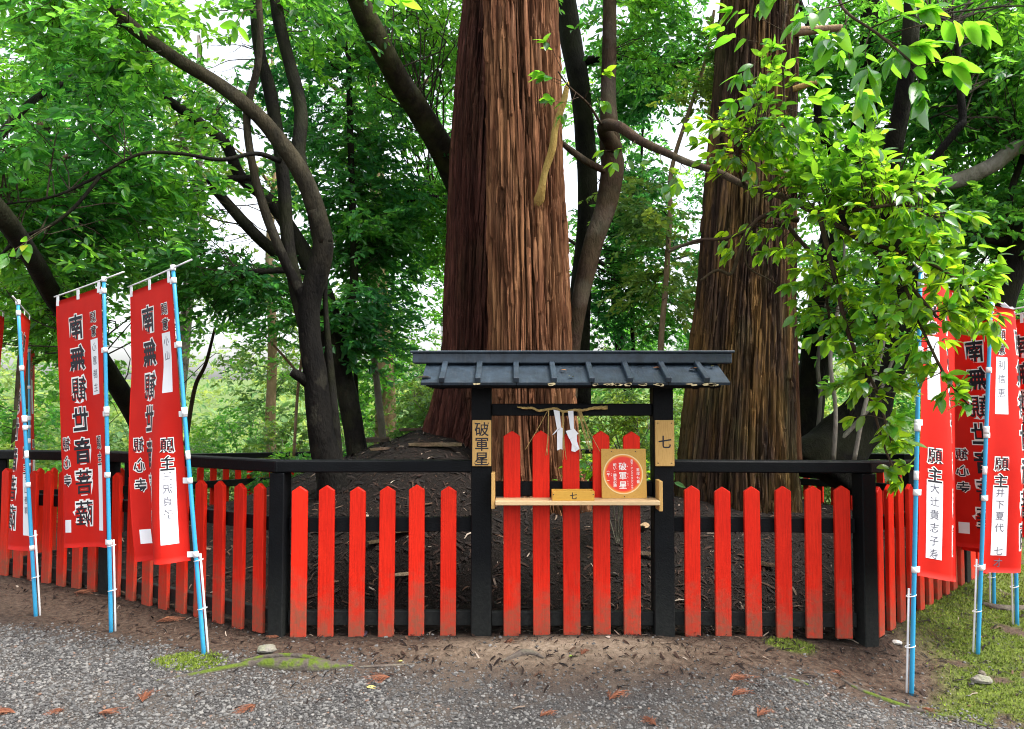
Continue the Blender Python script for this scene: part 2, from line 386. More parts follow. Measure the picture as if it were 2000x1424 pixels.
def rock_mat(name, a, b, moss):
    t = NT(name); w = t.wpos(); n = t.noise(w, 14, 6, 0.65)
    c = t.mix(t.maprange(n, 0.3, 0.7), a, b)
    g = t.n('ShaderNodeNewGeometry'); nz = t.sep(g.outputs['Normal'])[2]
    mk = t.math('MULTIPLY', t.math('MULTIPLY', t.maprange(t.noise(w, 14, 5), 0.44, 0.56), t.maprange(nz, -0.1, 0.5)), moss)
    c = t.mix(mk, c, t.mix(t.noise(w, 60, 3), (0.035, 0.06, 0.008), (0.11, 0.15, 0.016)))
    return t.done(t.principled(c, 0.9, t.bump(t.mix(0.5, n, t.noise(w, 70, 4)), 0.9, 0.02), 0.2))
M_ROCK = rock_mat('grey rock', (0.13, 0.12, 0.10), (0.30, 0.28, 0.24), 0.35)
M_ROCKW = rock_mat('pale rock', (0.38, 0.36, 0.32), (0.58, 0.56, 0.52), 0.05)
M_ROOT = rock_mat('mossy root bark', (0.05, 0.04, 0.035), (0.13, 0.11, 0.09), 1.0)
M_ROOTB = rock_mat('bare root bark', (0.07, 0.055, 0.045), (0.17, 0.14, 0.12), 0.15)
M_GLEAF = simple('fallen green leaf', (0.25, 0.42, 0.05), 0.4, 0.2, 30, 0.1)
M_YLEAF = simple('fallen yellow leaf', (0.55, 0.45, 0.13), 0.5, 0.2, 30, 0.1)
M_OLEAF = simple('fallen orange leaf', (0.42, 0.16, 0.05), 0.6, 0.25, 30, 0.1)
M_GREYLEAF = simple('fallen grey purple leaf', (0.06, 0.05, 0.075), 0.55, 0.3, 30, 0.2)
M_PALELEAF = simple('fallen pale leaf', (0.50, 0.43, 0.36), 0.6, 0.2, 30, 0.1)

# ------------------------------------------------------------------ the ground
# corner posts of the enclosure: x, y, base height
ENC = [(-1.56, 5.03, 0.0), (-3.28, 6.10, -0.02), (-4.66, 6.80, -0.06), (-4.75, 9.3, -0.30), (-3.65, 11.8, -0.46), (-1.2, 13.3, -0.52),
       (1.6, 13.3, -0.52), (3.9, 11.8, -0.45), (5.0, 9.4, -0.30), (4.72, 7.15, -0.17), (3.90, 6.50, -0.12), (2.345, 4.98, 0.0)]
GATE_X0, GATE_X1, GATE_Y = -0.205, 1.012, 5.04
EP = np.array([(a, b) for a, b, _ in ENC])
def enc_dist(x, y):
    """signed distance to the enclosure outline, positive inside"""
    x = np.asarray(x, float); y = np.asarray(y, float)
    d = np.full(x.shape, 1e9); ins = np.zeros(x.shape, bool); n = len(EP)
    for i in range(n):
        ax, ay = EP[i]; bx, by = EP[(i + 1) % n]
        t = np.clip(((x - ax) * (bx - ax) + (y - ay) * (by - ay)) / ((bx - ax) ** 2 + (by - ay) ** 2), 0, 1)
        d = np.minimum(d, np.hypot(x - ax - t * (bx - ax), y - ay - t * (by - ay)))
        c = ((ay > y) != (by > y)) & (x < (bx - ax) * (y - ay) / (by - ay + 1e-12) + ax)
        ins ^= c
    return np.where(ins, d, -d)
def g_base(x, y):
    z = -0.09 * (1 - ss(4.15, 4.85, y)) * (1 - 0.8 * ss(-1.6, -2.6, x))
    z = z - 0.13 * ss(1.5, 2.5, x) * (1 - 0.35 * ss(4.6, 5.6, y))
    z = z - 0.52 * ss(7.5, 12.5, y) - 2.2 * ss(13, 30, y)
    z = z + 6.5 * ss(34, 110, np.hypot(x, y)) * ss(5, 40, y)
    return z
def g_z(x, y, d=None):
    x = np.asarray(x, float); y = np.asarray(y, float)
    if d is None: d = enc_dist(x, y)
    z = g_base(x, y)
    A = np.interp(x, [-4.6, -3.0, -2.2, -1.6, -1.0, -0.6, 0.35, 5.0], [0.42, 0.55, 0.82, 1.04, 1.24, 1.2, 0.6, 0.5])
    dd = np.maximum(d - 0.10, 0)
    z = z + A * (1 - np.exp(-(dd / 1.0) ** 1.35)) * (1 + 0.2 * ss(7.5, 11, y))
    z = z + 0.05 * np.exp(-((x - 0.35) / 0.8) ** 2 - ((y - 4.72) / 0.28) ** 2)
    # the bank under the right hand fence
    z = z + 0.09 * ss(-0.32, -0.02, d) * ss(1.4, 2.6, x)
    near = 1 - ss(14, 22, np.hypot(x, y))
    z = z + near * (0.035 * (fbm(x * 2.1, y * 2.1, 3) - 0.47) + 0.07 * (fbm(x * 5, y * 5, 5) - 0.47) * ss(0.1, 0.6, d))
    z = z + (1 - near) * 0.5 * (fbm(x * 0.2, y * 0.2, 3) - 0.47)
    return z
def gz(x, y): return float(g_z(np.array([x]), np.array([y]))[0])
def m_gravel(x, y):
    yb = np.interp(x, [-6, -3.6, -2.5, -1.8, -1.1, 0.2, 1.4, 2.3, 3.2, 5], [5.6, 5.2, 4.86, 4.62, 4.48, 4.36, 4.38, 4.28, 3.98, 3.7])
    return 1 - ss(-0.22, 0.26, y - yb + 0.35 * (fbm(x * 3, y * 3, 21) - 0.47))
def m_moss(x, y, d):
    n = fbm(x * 1.7, y * 1.7, 31)
    a = ss(0.0, 0.3, x - np.interp(y, [3.9, 4.3, 5.0, 7.0, 9.0], [3.2, 2.35, 2.72, 4.2, 5.2]) + 0.7 * (n - 0.47)) * ss(3.9, 4.2, y + 0.5 * (n - 0.47))
    a = a * ss(0.03, -0.12, d) * ss(0.40, 0.52, fbm(x * 4.3, y * 4.3, 37) + 0.08)
    b = np.exp(-((x + 1.98) / 0.20) ** 2 - ((y - 4.60) / 0.10) ** 2) * 1.3
    c = np.exp(-((x - 1.79) / 0.15) ** 2 - ((y - 4.86) / 0.10) ** 2) * 1.4
    e = ss(-0.5, -0.1, d) * ss(0.05, -0.05, d) * ss(2.5, 3.2, x) * ss(0.36, 0.5, fbm(x * 4, y * 4, 39) + .06)
    return np.clip(a + ss(0.25, 0.7, b + 0.6 * (n - 0.47)) + ss(0.25, 0.7, c) + e, 0, 1)
def axis(lo, hi, step, far, grow=1.22):
    a = list(np.arange(lo, hi + 1e-6, step)); s = step
    up = [a[-1]]; s = step
    while up[-1] < far: s = min(s * grow, 40); up.append(up[-1] + s)
    dn = [a[0]]; s = step
    while dn[-1] > -far: s = min(s * grow, 40); dn.append(dn[-1] - s)
    return np.array(dn[:0:-1] + a + up[1:])
gx = axis(-5.6, 5.6, 0.035, 400); gy = axis(3.2, 9.0, 0.035, 400)
X, Y_ = np.meshgrid(gx, gy); D_ = enc_dist(X, Y_); Z = g_z(X, Y_, D_)
nx_, ny_ = len(gx), len(gy)
ii = np.arange(ny_ - 1)[:, None] * nx_ + np.arange(nx_ - 1)[None]
GF = np.stack([ii, ii + 1, ii + nx_ + 1, ii + nx_], -1).reshape(-1, 4)
gme = np_mesh('ground', np.stack([X, Y_, Z], -1).reshape(-1, 3), GF, smooth=True,
              attrs={'gravel': m_gravel(X, Y_).ravel(), 'moss': m_moss(X, Y_, D_).ravel(),
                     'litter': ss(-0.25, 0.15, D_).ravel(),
                     'sand': (np.exp(-((X - 0.30) / 0.75) ** 2 - ((Y_ - 4.76) / 0.20) ** 2)).ravel()})
def ground_mat():
    t = NT('ground'); w = t.wpos()
    n1 = t.noise(w, 3, 6, 0.65); n2 = t.noise(w, 28, 5, 0.65); n3 = t.noise(w, 120, 4, 0.6)
    dirt = t.ramp(n2, [(0.25, (0.024, 0.0155, 0.011)), (0.5, (0.066, 0.044, 0.031)), (0.75, (0.135, 0.098, 0.071))])
    dirt = t.mix(t.math('MULTIPLY', t.maprange(t.noise(w, 75, 3), 0.58, 0.7), 0.6), dirt, (0.17, 0.075, 0.04))
    gr = t.ramp(n3, [(0.3, (0.018, 0.017, 0.0165)), (0.5, (0.05, 0.047, 0.045)), (0.7, (0.10, 0.096, 0.092))])
    gr = t.mix(t.maprange(n1, 0.45, 0.65, 0.0, 0.55), gr, (0.13, 0.10, 0.075))
    c = t.mix(t.attr('gravel'), dirt, gr)
    sand = t.ramp(n2, [(0.3, (0.20, 0.15, 0.10)), (0.7, (0.38, 0.30, 0.22))])
    c = t.mix(t.math('MULTIPLY', t.attr('sand'), t.maprange(n1, 0.22, 0.48)), c, sand)
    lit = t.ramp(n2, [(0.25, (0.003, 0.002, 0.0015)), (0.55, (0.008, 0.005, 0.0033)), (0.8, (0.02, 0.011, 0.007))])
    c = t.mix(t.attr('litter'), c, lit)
    ms = t.ramp(n2, [(0.3, (0.035, 0.05, 0.012)), (0.7, (0.13, 0.165, 0.025))])
    c = t.mix(t.attr('moss'), c, ms)
    far = t.maprange(t.sep(w)[1], 14, 20)
    c = t.mix(far, c, t.ramp(n1, [(0.3, (0.06, 0.10, 0.03)), (0.7, (0.16, 0.22, 0.07))]))
    return t.done(t.principled(c, 0.9, t.bump(t.mix(0.5, n2, n3), 1.0, 0.025), 0.2))
ground = link('ground', gme, ground_mat()); tag(ground, kind='structure')
ground['label'] = 'dirt and gravel ground rising into a dark mound inside the fence'

# gravel stones (nobody could count them)
def ico():
    b = bmesh.new(); bmesh.ops.create_icosphere(b, subdivisions=1, radius=1.0)
    V = np.array([v.co[:] for v in b.verts]); F = np.array([[v.index for v in f.verts] for f in b.faces]); b.free(); return V, F
IV, IF = ico()
def stones(n, x0, x1, y0, y1, smin, smax, seed, keep):
    r = np.random.default_rng(seed)
    x = r.uniform(x0, x1, n); y = r.uniform(y0, y1, n)
    k = r.random(n) < keep(x, y); x, y = x[k], y[k]; n = len(x)
    s = smin * (smax / smin) ** (r.random(n) ** 2.0)
    a = r.uniform(0, 6.283, n); sc = np.stack([s * r.uniform(0.8, 1.5, n), s * r.uniform(0.7, 1.1, n), s * r.uniform(0.45, 0.8, n)], -1)
    V = IV[None] * (1 + 0.28 * (r.random((n, len(IV), 1)) - 0.5) * 2)
    V = V * sc[:, None]
    tz = r.uniform(-0.5, 0.5, n); c, si = np.cos(tz)[:, None], np.sin(tz)[:, None]
    V = np.stack([V[..., 0], V[..., 1] * c - V[..., 2] * si, V[..., 1] * si + V[..., 2] * c], -1)
    c, si = np.cos(a)[:, None], np.sin(a)[:, None]
    V = np.stack([V[..., 0] * c - V[..., 1] * si, V[..., 0] * si + V[..., 1] * c, V[..., 2]], -1)
    z = g_z(x, y) + s * 0.25
    V = V + np.stack([x, y, z], -1)[:, None]
    F = IF[None] + (np.arange(n) * len(IV))[:, None, None]
    return np_mesh('gravel', V.reshape(-1, 3), F.reshape(-1, 3), rnd=np.repeat(r.random(n), len(IF)))
g1 = link('gravel_stones', stones(80000, -3.6, 3.7, 3.45, 5.3, 0.004, 0.0125, 5,
          lambda x, y: np.clip(m_gravel(x, y) * (0.45 + 0.55 * ss(0.5, 1.3, np.abs(x - 0.35))) * (1 - 0.25 * ss(4.6, 5.2, y)) + 0.02, 0, 1)), M_STONE)
tag(g1, 'loose grey gravel stones spread over the path in front of the fence', 'gravel', kind='stuff')

# ------------------------------------------------------------------ the fence
fence = empty('picket_fence', (ENC[0][0], ENC[0][1], ENC[0][2]),
              'low red picket fence with black posts and rails enclosing the cedar mound', 'fence')
PICK_H, PICK_W, PICK_T = 1.0, 0.104, 0.030
def picket_mesh(name, h, w, t, point=0.034, bev=0.004):
    b = bmesh.new()
    pts = [(-w / 2, 0), (w / 2, 0), (w / 2, h - point), (0, h), (-w / 2, h - point)]
    f = b.faces.new([b.verts.new((x, -t / 2, z)) for x, z in pts])
    r = bmesh.ops.extrude_face_region(b, geom=[f])
    bmesh.ops.translate(b, vec=(0, t, 0), verts=[v for v in r['geom'] if isinstance(v, bmesh.types.BMVert)])
    bmesh.ops.recalc_face_normals(b, faces=b.faces)
    bmesh.ops.bevel(b, geom=list(b.edges), offset=bev, segments=1, affect='EDGES', profile=0.5)
    me = bm_mesh(name, b); me.materials.append(M_RED); return me
PM = picket_mesh('picket', PICK_H, PICK_W, PICK_T)
def put(name, me, parent, loc, rot=(0, 0, 0)):
    o = bpy.data.objects.new(name, me); COL.objects.link(o); o.parent = parent
    q = parent; off = Vector((0, 0, 0))
    while q is not None: off = off + q.location; q = q.parent
    o.location = Vector(loc) - off; o.rotation_euler = rot; return o
POSTM = bm_mesh('post', box_bm(0.108, 0.108, 1.30, 0.006)); POSTM.materials.append(M_BLACK)
RAIL_TOP, RAIL_H, RAIL_W = 1.165, 0.078, 0.12
rf = random.Random(3)
def fence_run(a, b, n, first_gap=None, xs=None, ends=(0.065, 0.065)):
    a, b = Vector(a), Vector(b); d = b - a; d2 = Vector((d.x, d.y, 0)); L = d2.length; u = d2 / L
    out = Vector((u.y, -u.x, 0))
    cx = Vector((0.3, 8.6, 0))
    if out.dot((a + b) / 2 - cx) < 0: out = -out
    ang = math.atan2(u.y, u.x)
    if Vector((math.sin(ang), -math.cos(ang), 0)).dot(out) < 0: ang += math.pi
    sl = d.z / L
    def P(t, z, o=0.0): return a + u * t + Vector((0, 0, z + sl * t)) + out * o
    link('top_rail', bar_mesh('top_rail', P(-0.03, RAIL_TOP - RAIL_H / 2), P(L + 0.03, RAIL_TOP - RAIL_H / 2), RAIL_W, RAIL_H, 0.008), M_BLACK, fence)
    for z, nm in ((0.735, 'middle_rail'), (0.115, 'bottom_rail')):
        link(nm, bar_mesh(nm, P(ends[0], z, -0.012), P(L - ends[1], z, -0.012), 0.05, 0.095, 0.004), M_BLACK, fence)
    ts = xs if xs else [L * (i + 0.75) / (n + 0.5) for i in range(n)]
    for t in ts:
        put('picket', PM, fence, P(t, rf.uniform(-0.008, 0.008), 0.031),
            (0, rf.uniform(-0.006, 0.006), ang + rf.uniform(-0.02, 0.02)))
def fx(px, Y): return (px - 1000.0) / FPX * Y
E3 = [Vector(e) for e in ENC]
gl = Vector((GATE_X0, GATE_Y, 0)); gr_ = Vector((GATE_X1, GATE_Y, 0))
# front, left and right of the gate: pickets at the measured places
xs = [fx(p, 5.02) - E3[0].x for p in (590, 642, 701, 758, 816, 877)]
fence_run(E3[0], gl, 6, xs=xs, ends=(0.065, 0.068))
xs = [fx(p, 5.02) - GATE_X1 for p in (1347, 1405, 1463, 1520, 1576, 1632)]
fence_run(gr_, E3[11], 6, xs=xs, ends=(0.068, 0.065))
counts = [9, 7, 10, 11, 12, 12, 11, 10, 9, 6, 10]
for i in range(11): fence_run(E3[i], E3[i + 1], counts[i])
for i, e in enumerate(E3):
    d = (E3[(i + 1) % 12] - E3[i - 1]); put('post', POSTM, fence, (e.x, e.y, e.z - 0.22 + 0.004), (0, 0, math.atan2(d.y, d.x)))

# ------------------------------------------------------------------ the gate
gate = empty('shrine_gate', ((GATE_X0 + GATE_X1) / 2, GATE_Y, 0.0), 'small black roofed gate with five red pickets in front of the cedar', 'gate')
GPM = bm_mesh('gate_post', box_bm(0.134, 0.134, 1.86, 0.006)); GPM.materials.append(M_BLACK)
put('gate_post', GPM, gate, (GATE_X0, GATE_Y, -0.2)); put('gate_post', GPM, gate, (GATE_X1, GATE_Y, -0.2))
GC = (GATE_X0 + GATE_X1) / 2
def gbar(nm, x0, x1, y, z, w, h, mat=M_BLACK, bev=0.005):
    return link(nm, bar_mesh(nm, (x0, y, z), (x1, y, z), w, h, bev), mat, gate)
gbar('cross_beam', GATE_X0 + 0.068, GATE_X1 - 0.068, GATE_Y, 1.505, 0.07, 0.082)
gbar('eave_beam', GC - 0.98, GC + 0.98, GATE_Y, 1.632 + 0.068, 0.13, 0.078)
gbar('gate_rail', GATE_X0 + 0.068, GATE_X1 - 0.068, GATE_Y - 0.01, 0.975, 0.045, 0.095)
gbar('gate_rail', GATE_X0 + 0.068, GATE_X1 - 0.068, GATE_Y - 0.01, 0.115, 0.045, 0.095)
GPK = picket_mesh('gate_picket', 1.385, 0.112, 0.032, 0.036)
for p in (1000, 1057, 1115, 1173, 1231):
    put('gate_picket', GPK, gate, (fx(p, 5.0), GATE_Y - 0.052, -0.02 + rf.uniform(-.006, .006)), (0, rf.uniform(-0.004, 0.004), 0))
# roof: two slopes of boards with battens over the joints, a ridge board on top
RZ0, RZ1, RDY, RHW = 1.815, 1.675, 0.32, 0.985
for sgn in (-1, 1):
    p0 = Vector((0, GATE_Y, RZ0)); p1 = Vector((0, GATE_Y + sgn * RDY, RZ1)); s = p1 - p0
    nrm = Vector((0, sgn * (RZ0 - RZ1), RDY)).normalized()
    bx = [GC - RHW] + [fx(p, 4.9) for p in (868, 936, 1008, 1079, 1150, 1222, 1294, 1366)] + [GC + RHW]
    for i in range(len(bx) - 1):
        c = (bx[i] + bx[i + 1]) / 2; wd = bx[i + 1] - bx[i] - 0.003
        link('roof_board', bar_mesh('roof_board', (c, *(p0 - nrm * 0.0)[1:]), (c, *(p1)[1:]), wd, 0.022, 0.002, nrm), M_ROOF, gate)
    for x in bx[1:-1]:
        q0 = p0 + nrm * 0.029; q1 = p1 + nrm * 0.029 + s.normalized() * 0.008
        link('batten', bar_mesh('batten', (x, q0.y, q0.z), (x, q1.y, q1.z), 0.036, 0.035, 0.004, nrm), M_ROOF, gate)
    gbar('eave_fascia', GC - RHW + 0.05, GC + RHW - 0.05, GATE_Y + sgn * (RDY - 0.05), RZ1 - 0.008, 0.035, 0.032)
    for x in (GC - 0.90, GC + 0.90, GATE_X0, GATE_X1):
        q0 = p0 - nrm * 0.036; q1 = p1 - nrm * 0.036 - s.normalized() * 0.06
        link('rafter', bar_mesh('rafter', (x, q0.y, q0.z), (x, q1.y, q1.z), 0.045, 0.048, 0.003, nrm), M_BLACK, gate)
link('ridge_board', bar_mesh('ridge_board', (GC - 1.07, GATE_Y - 0.02, 1.851), (GC + 1.07, GATE_Y - 0.02, 1.851), 0.115, 0.07, 0.006), M_ROOF, gate)
link('ridge_cap', bar_mesh('ridge_cap', (GC - 1.085, GATE_Y - 0.02, 1.894), (GC + 1.085, GATE_Y - 0.02, 1.894), 0.145, 0.014, 0.003), M_ROOF, gate)
# flakes of bare wood along the eave where the paint has peeled
pj = Join(); rp = np.random.default_rng(4)
for a, b, k in ((1150, 1300, 16), (1340, 1400, 9), (925, 940, 2), (1055, 1080, 2)):
    for i in range(k):
        x = fx(rp.uniform(a, b), 4.72); w = rp.uniform(0.006, 0.03); h = rp.uniform(0.004, 0.011)
        zc = RZ1 - 0.004 + rp.uniform(-0.004, 0.004); y = GATE_Y - RDY - 0.0125 - 0.004
        m = 6; an = np.linspace(0, 2 * np.pi, m, endpoint=False); rr = rp.uniform(0.6, 1.1, m)
        Vf = np.stack([x + w * rr * np.cos(an), np.full(m, y), zc + h * rr * np.sin(an)], -1); Vb = Vf + [0, 0.012, 0]
        F4 = [[j, (j + 1) % m, m + (j + 1) % m, m + j] for j in range(m)]
        pj.add(np.vstack([Vf, Vb]), F4, [[0, j + 1, j] for j in range(1, m - 1)])
link('peeled_edge', pj.mesh('peeled_edge'), M_PEEL, gate)

# ------------------------------------------------------------------ lettering
_gl = {}
def glyph(ch, off):
    k = (ch, off)
    if k not in _gl:
        c = bpy.data.curves.new('t', 'FONT'); c.body = ch; c.offset = off; c.resolution_u = 2; c.fill_mode = 'FRONT'
        o = bpy.data.objects.new('t', c); COL.objects.link(o)
        dg = bpy.context.evaluated_depsgraph_get()
        me = bpy.data.meshes.new_from_object(o.evaluated_get(dg))
        V = np.array([v.co[:2] for v in me.vertices]).reshape(-1, 2); F = [list(p.vertices) for p in me.polygons]
        bpy.data.objects.remove(o); bpy.data.curves.remove(c); bpy.data.meshes.remove(me)
        _gl[k] = (V, F)
    return _gl[k]
def text_bm(items, off, cut=None):
    """items: (char, centre a, centre b, size, width factor) in a plane (a right, b down) -> bmesh in (a, -b, 0)"""
    bm = bmesh.new()
    for it in items:
        ch, a, b, s = it[:4]; wf = it[4] if len(it) > 4 else 1.0
        V, F = glyph(ch, off * (0.2 if (ch in '観薩願菩' and off < 0.05) else 1.0))
        vs = [bm.verts.new((a + (x - 0.5) * s * wf, -b + (y - 0.38) * s, 0)) for x, y in V]
        for f in F:
            try: bm.faces.new([vs[i] for i in f])
            except ValueError: pass
    if cut:
        for axis_, lo, hi, st in cut:
            no = (1, 0, 0) if axis_ == 0 else (0, 1, 0)
            for v in np.arange(lo, hi, st):
                co = (v, 0, 0) if axis_ == 0 else (0, v, 0)
                bmesh.ops.bisect_plane(bm, geom=list(bm.verts) + list(bm.edges) + list(bm.faces), plane_co=co, plane_no=no, dist=1e-5)
    return bm
def col(text, a, b0, step, size, wf=1.0): return [(c, a, b0 + i * step, size, wf) for i, c in enumerate(text) if c != ' ']
def plate_text(name, items, off, M, lift, mat, parent):
    """flat lettering on a board; M maps the (a, -b, n) plane to the world"""
    for item in items:
        bm = text_bm([item], off); bmesh.ops.translate(bm, vec=(0, 0, lift), verts=bm.verts)
        bmesh.ops.transform(bm, matrix=M, verts=bm.verts)
        link('character', bm_mesh('character', bm), mat, parent)
def plane_mat(origin, right, up):
    r_ = Vector(right).normalized(); u_ = Vector(up).normalized(); n_ = r_.cross(u_)
    m = Matrix((r_, u_, n_)).transposed().to_4x4(); m.translation = Vector(origin); return m

# ------------------------------------------------------------------ boards on the gate
def nails(parent, pts, M):
    for a, b in pts:
        bm = bmesh.new(); bmesh.ops.create_cone(bm, cap_ends=True, segments=8, radius1=0.004, radius2=0.003, depth=0.004)
        bmesh.ops.translate(bm, vec=(a, -b, 0.002), verts=bm.verts); bmesh.ops.transform(bm, matrix=M, verts=bm.verts)
        link('nail', bm_mesh('nail', bm), M_NAIL, parent)
def name_board(x, text, size, step, b0, label):
    yf = GATE_Y - 0.067; z = 1.132; h = 0.305; w = 0.126
    e = empty('name_board', (x, yf - 0.011, z), label, 'sign')
    bm = box_bm(w, 0.020, h, 0.002); bmesh.ops.translate(bm, vec=(x, yf - 0.0108, z), verts=bm.verts)
    link('board', bm_mesh('board', bm), M_WOODV, e)
    M = plane_mat((x, yf - 0.0212, z + h), (1, 0, 0), (0, 0, 1))
    plate_text('lettering', col(text, 0, b0, step, size), 0.012, M, 0.0008, M_INK, e)
    nails(e, [(-0.045, 0.02), (0.045, 0.02), (-0.045, h - 0.02), (0.045, h - 0.02)], M)
name_board(GATE_X0 + 0.004, '破軍星', 0.098, 0.098, 0.06, 'upright wooden name board with three black characters on the left gate post')
name_board(GATE_X1 + 0.004, '七', 0.092, 0.1, 0.145, 'upright wooden board with the single character seven on the right gate post')

SH_Z = 0.895
shelf = empty('offering_shelf', (GC, GATE_Y - 0.14, SH_Z), 'narrow pale plank shelf fixed between the gate posts', 'shelf')
x0s, x1s = GATE_X0 + 0.085, GATE_X1 - 0.06
link('plank', bar_mesh('plank', (x0s + 0.012, GATE_Y - 0.155, SH_Z + 0.014), (x1s, GATE_Y - 0.155, SH_Z + 0.014), 0.165, 0.028, 0.003), M_WOODP, shelf)
for x, z0, z1 in ((GATE_X0 + 0.082, SH_Z - 0.03, SH_Z + 0.20), (GATE_X1 - 0.046, SH_Z - 0.045, SH_Z + 0.15)):
    link('bracket', bar_mesh('bracket', (x, GATE_Y - 0.13, z0), (x, GATE_Y - 0.13, z1), 0.13, 0.024, 0.003, Vector((1, 0, 0))), M_WOODV, shelf)
bx = empty('offering_box', (fx(1118, 4.86), GATE_Y - 0.17, SH_Z + 0.0285), 'small orange wooden box marked with the character seven on the shelf', 'box')
bw, bd, bh, bt = 0.272, 0.10, 0.062, 0.011; cx, cy, cz = bx.location
for nm, a, b_, w_, h_ in (('front_panel', (cx - bw / 2, cy - bd / 2, cz + bh / 2), (cx + bw / 2, cy - bd / 2, cz + bh / 2), bt, bh),
                          ('back_panel', (cx - bw / 2, cy + bd / 2, cz + bh / 2), (cx + bw / 2, cy + bd / 2, cz + bh / 2), bt, bh),
                          ('side_panel', (cx - bw / 2 + bt / 2, cy - bd / 2 + bt / 2, cz + bh / 2), (cx - bw / 2 + bt / 2, cy + bd / 2 - bt / 2, cz + bh / 2), bt, bh - 0.003),
                          ('side_panel', (cx + bw / 2 - bt / 2, cy - bd / 2 + bt / 2, cz + bh / 2), (cx + bw / 2 - bt / 2, cy + bd / 2 - bt / 2, cz + bh / 2), bt, bh - 0.003),
                          ('bottom_panel', (cx - bw / 2 + bt, cy, cz + 0.007), (cx + bw / 2 - bt, cy, cz + 0.007), bd - bt, 0.008)):
    link(nm, bar_mesh(nm, a, b_, w_, h_, 0.0015), M_WOODO, bx)
Mb = plane_mat((cx, cy - bd / 2 - bt / 2, cz + bh), (1, 0, 0), (0, 0, 1))
plate_text('lettering', [('七', 0, 0.031, 0.048)], 0.015, Mb, 0.0008, M_INK, bx)
nails(bx, [(-0.128, 0.022), (0.128, 0.022)], Mb)
# the square sign with the round red print, leaning back on the pickets
sw, sh_ = 0.297, 0.325; sx = fx(1221, 4.86); tilt = R(6)
sg = empty('sign_board', (sx, GATE_Y - 0.118, SH_Z + 0.0285), 'square ochre board with a round red print leaning on the shelf', 'sign')
up = Vector((0, math.sin(tilt), math.cos(tilt))); o_ = Vector(sg.location)
Ms = plane_mat(o_ + up * sh_, (1, 0, 0), up)
bm = box_bm(sw, sh_, 0.014, 0.0015, zc=True); bmesh.ops.translate(bm, vec=(0, -sh_ / 2, -0.0072), verts=bm.verts); bmesh.ops.transform(bm, matrix=Ms, verts=bm.verts)
link('board', bm_mesh('board', bm), M_WOODS, sg)
def disc_mat():
    t = NT('round print'); v = t.coord('Object'); nd = t.n('ShaderNodeVectorMath', operation='LENGTH'); t.l(v, nd.inputs[0])
    r_ = t.maprange(nd.outputs['Value'], 0.0, 0.132)
    c = t.ramp(r_, [(0.0, (0.66, 0.02, 0.012)), (0.82, (0.68, 0.028, 0.012)), (0.90, (0.72, 0.16, 0.02)), (0.945, (0.72, 0.36, 0.08)), (0.97, (0.74, 0.60, 0.36)), (1.0, (0.62, 0.42, 0.14))])
    return t.done(t.principled(c, 0.5, None, 0.4))
bm = bmesh.new(); bmesh.ops.create_circle(bm, cap_ends=True, segments=72, radius=0.132)
disc = bpy.data.objects.new('round_print', bm_mesh('round_print', bm)); COL.objects.link(disc); disc.data.materials.append(disc_mat())
disc.parent = sg; md = Ms @ Matrix.Translation((-0.005, -sh_ * 0.51, 0.0006)); disc.matrix_local = Matrix.Translation(-o_) @ md
Md = md @ Matrix.Translation((0, 0, 0))
it = col('破軍星', -0.003, -0.050, 0.061, 0.054)
plate_text('title_lettering', it, 0.012, Md, 0.0012, M_WHITEP, sg)
it = col('戦い・勝負必勝', -0.055, -0.060, 0.0225, 0.0235) + col('午', -0.098, 0.004, 0.02, 0.024) + col('真言・オンバサダカンタウン', 0.058, -0.088, 0.0164, 0.0165)
it += col('星塚七番', 0.098, -0.028, 0.026, 0.023) + col('は', 0.028, -0.05, 0.02, 0.011) + col('ぐん', 0.030, 0.0, 0.018, 0.011) + col('しょう', 0.030, 0.048, 0.012, 0.011)
it += col('うま', -0.078, -0.002, 0.011, 0.009) + [('⌒', -0.098, -0.018, 0.024), ('‿', -0.098, 0.03, 0.024)]
plate_text('small_lettering', it, 0.006, Md, 0.0012, M_WHITEP, sg)
nails(sg, [(-0.08, 0.018), (0.08, 0.018), (0.0, sh_ - 0.012)], Ms)

# ------------------------------------------------------------------ straw rope with paper streamers
RY = GATE_Y - 0.066
rope = empty('sacred_rope', tuple(W(1097, 800, RY)), 'twisted straw rope with two white paper streamers under the gate beam', 'rope')
P = [W(px, py, RY) for px, py in ((1010, 795), (1025, 797), (1040, 797), (1052, 802), (1068, 800), (1085, 798), (1100, 804), (1120, 801), (1140, 801), (1160, 797), (1186, 796))]
C = catmull([tuple(p) for p in P], 120); j = Join()
for s_ in range(3):
    rr = np.interp(np.linspace(0, 1, 120), [0, 0.08, 0.5, 0.85, 1], [0.002, 0.005, 0.0055, 0.006, 0.009])
    ph = np.linspace(0, 44, 120) + s_ * 2.094
    Q = C + np.stack([np.zeros(120), np.sin(ph) * rr * 0.7, np.cos(ph) * rr * 0.7], -1)
    V, F, F3 = tube(Q, rr, 6, 120); j.add(V, F, F3)
link('twisted_cord', j.mesh('twisted_cord', True), M_STRAW, rope)
def strand(pts, r0=0.0022, Yo=0.0):
    V, F, F3 = tube([W(a, b, RY - 0.012 + Yo) for a, b in pts], [r0] * len(pts), 5, 10)
    link('straw_strand', np_mesh('straw_strand', V, [F, F3], smooth=True), M_STRAW, rope)
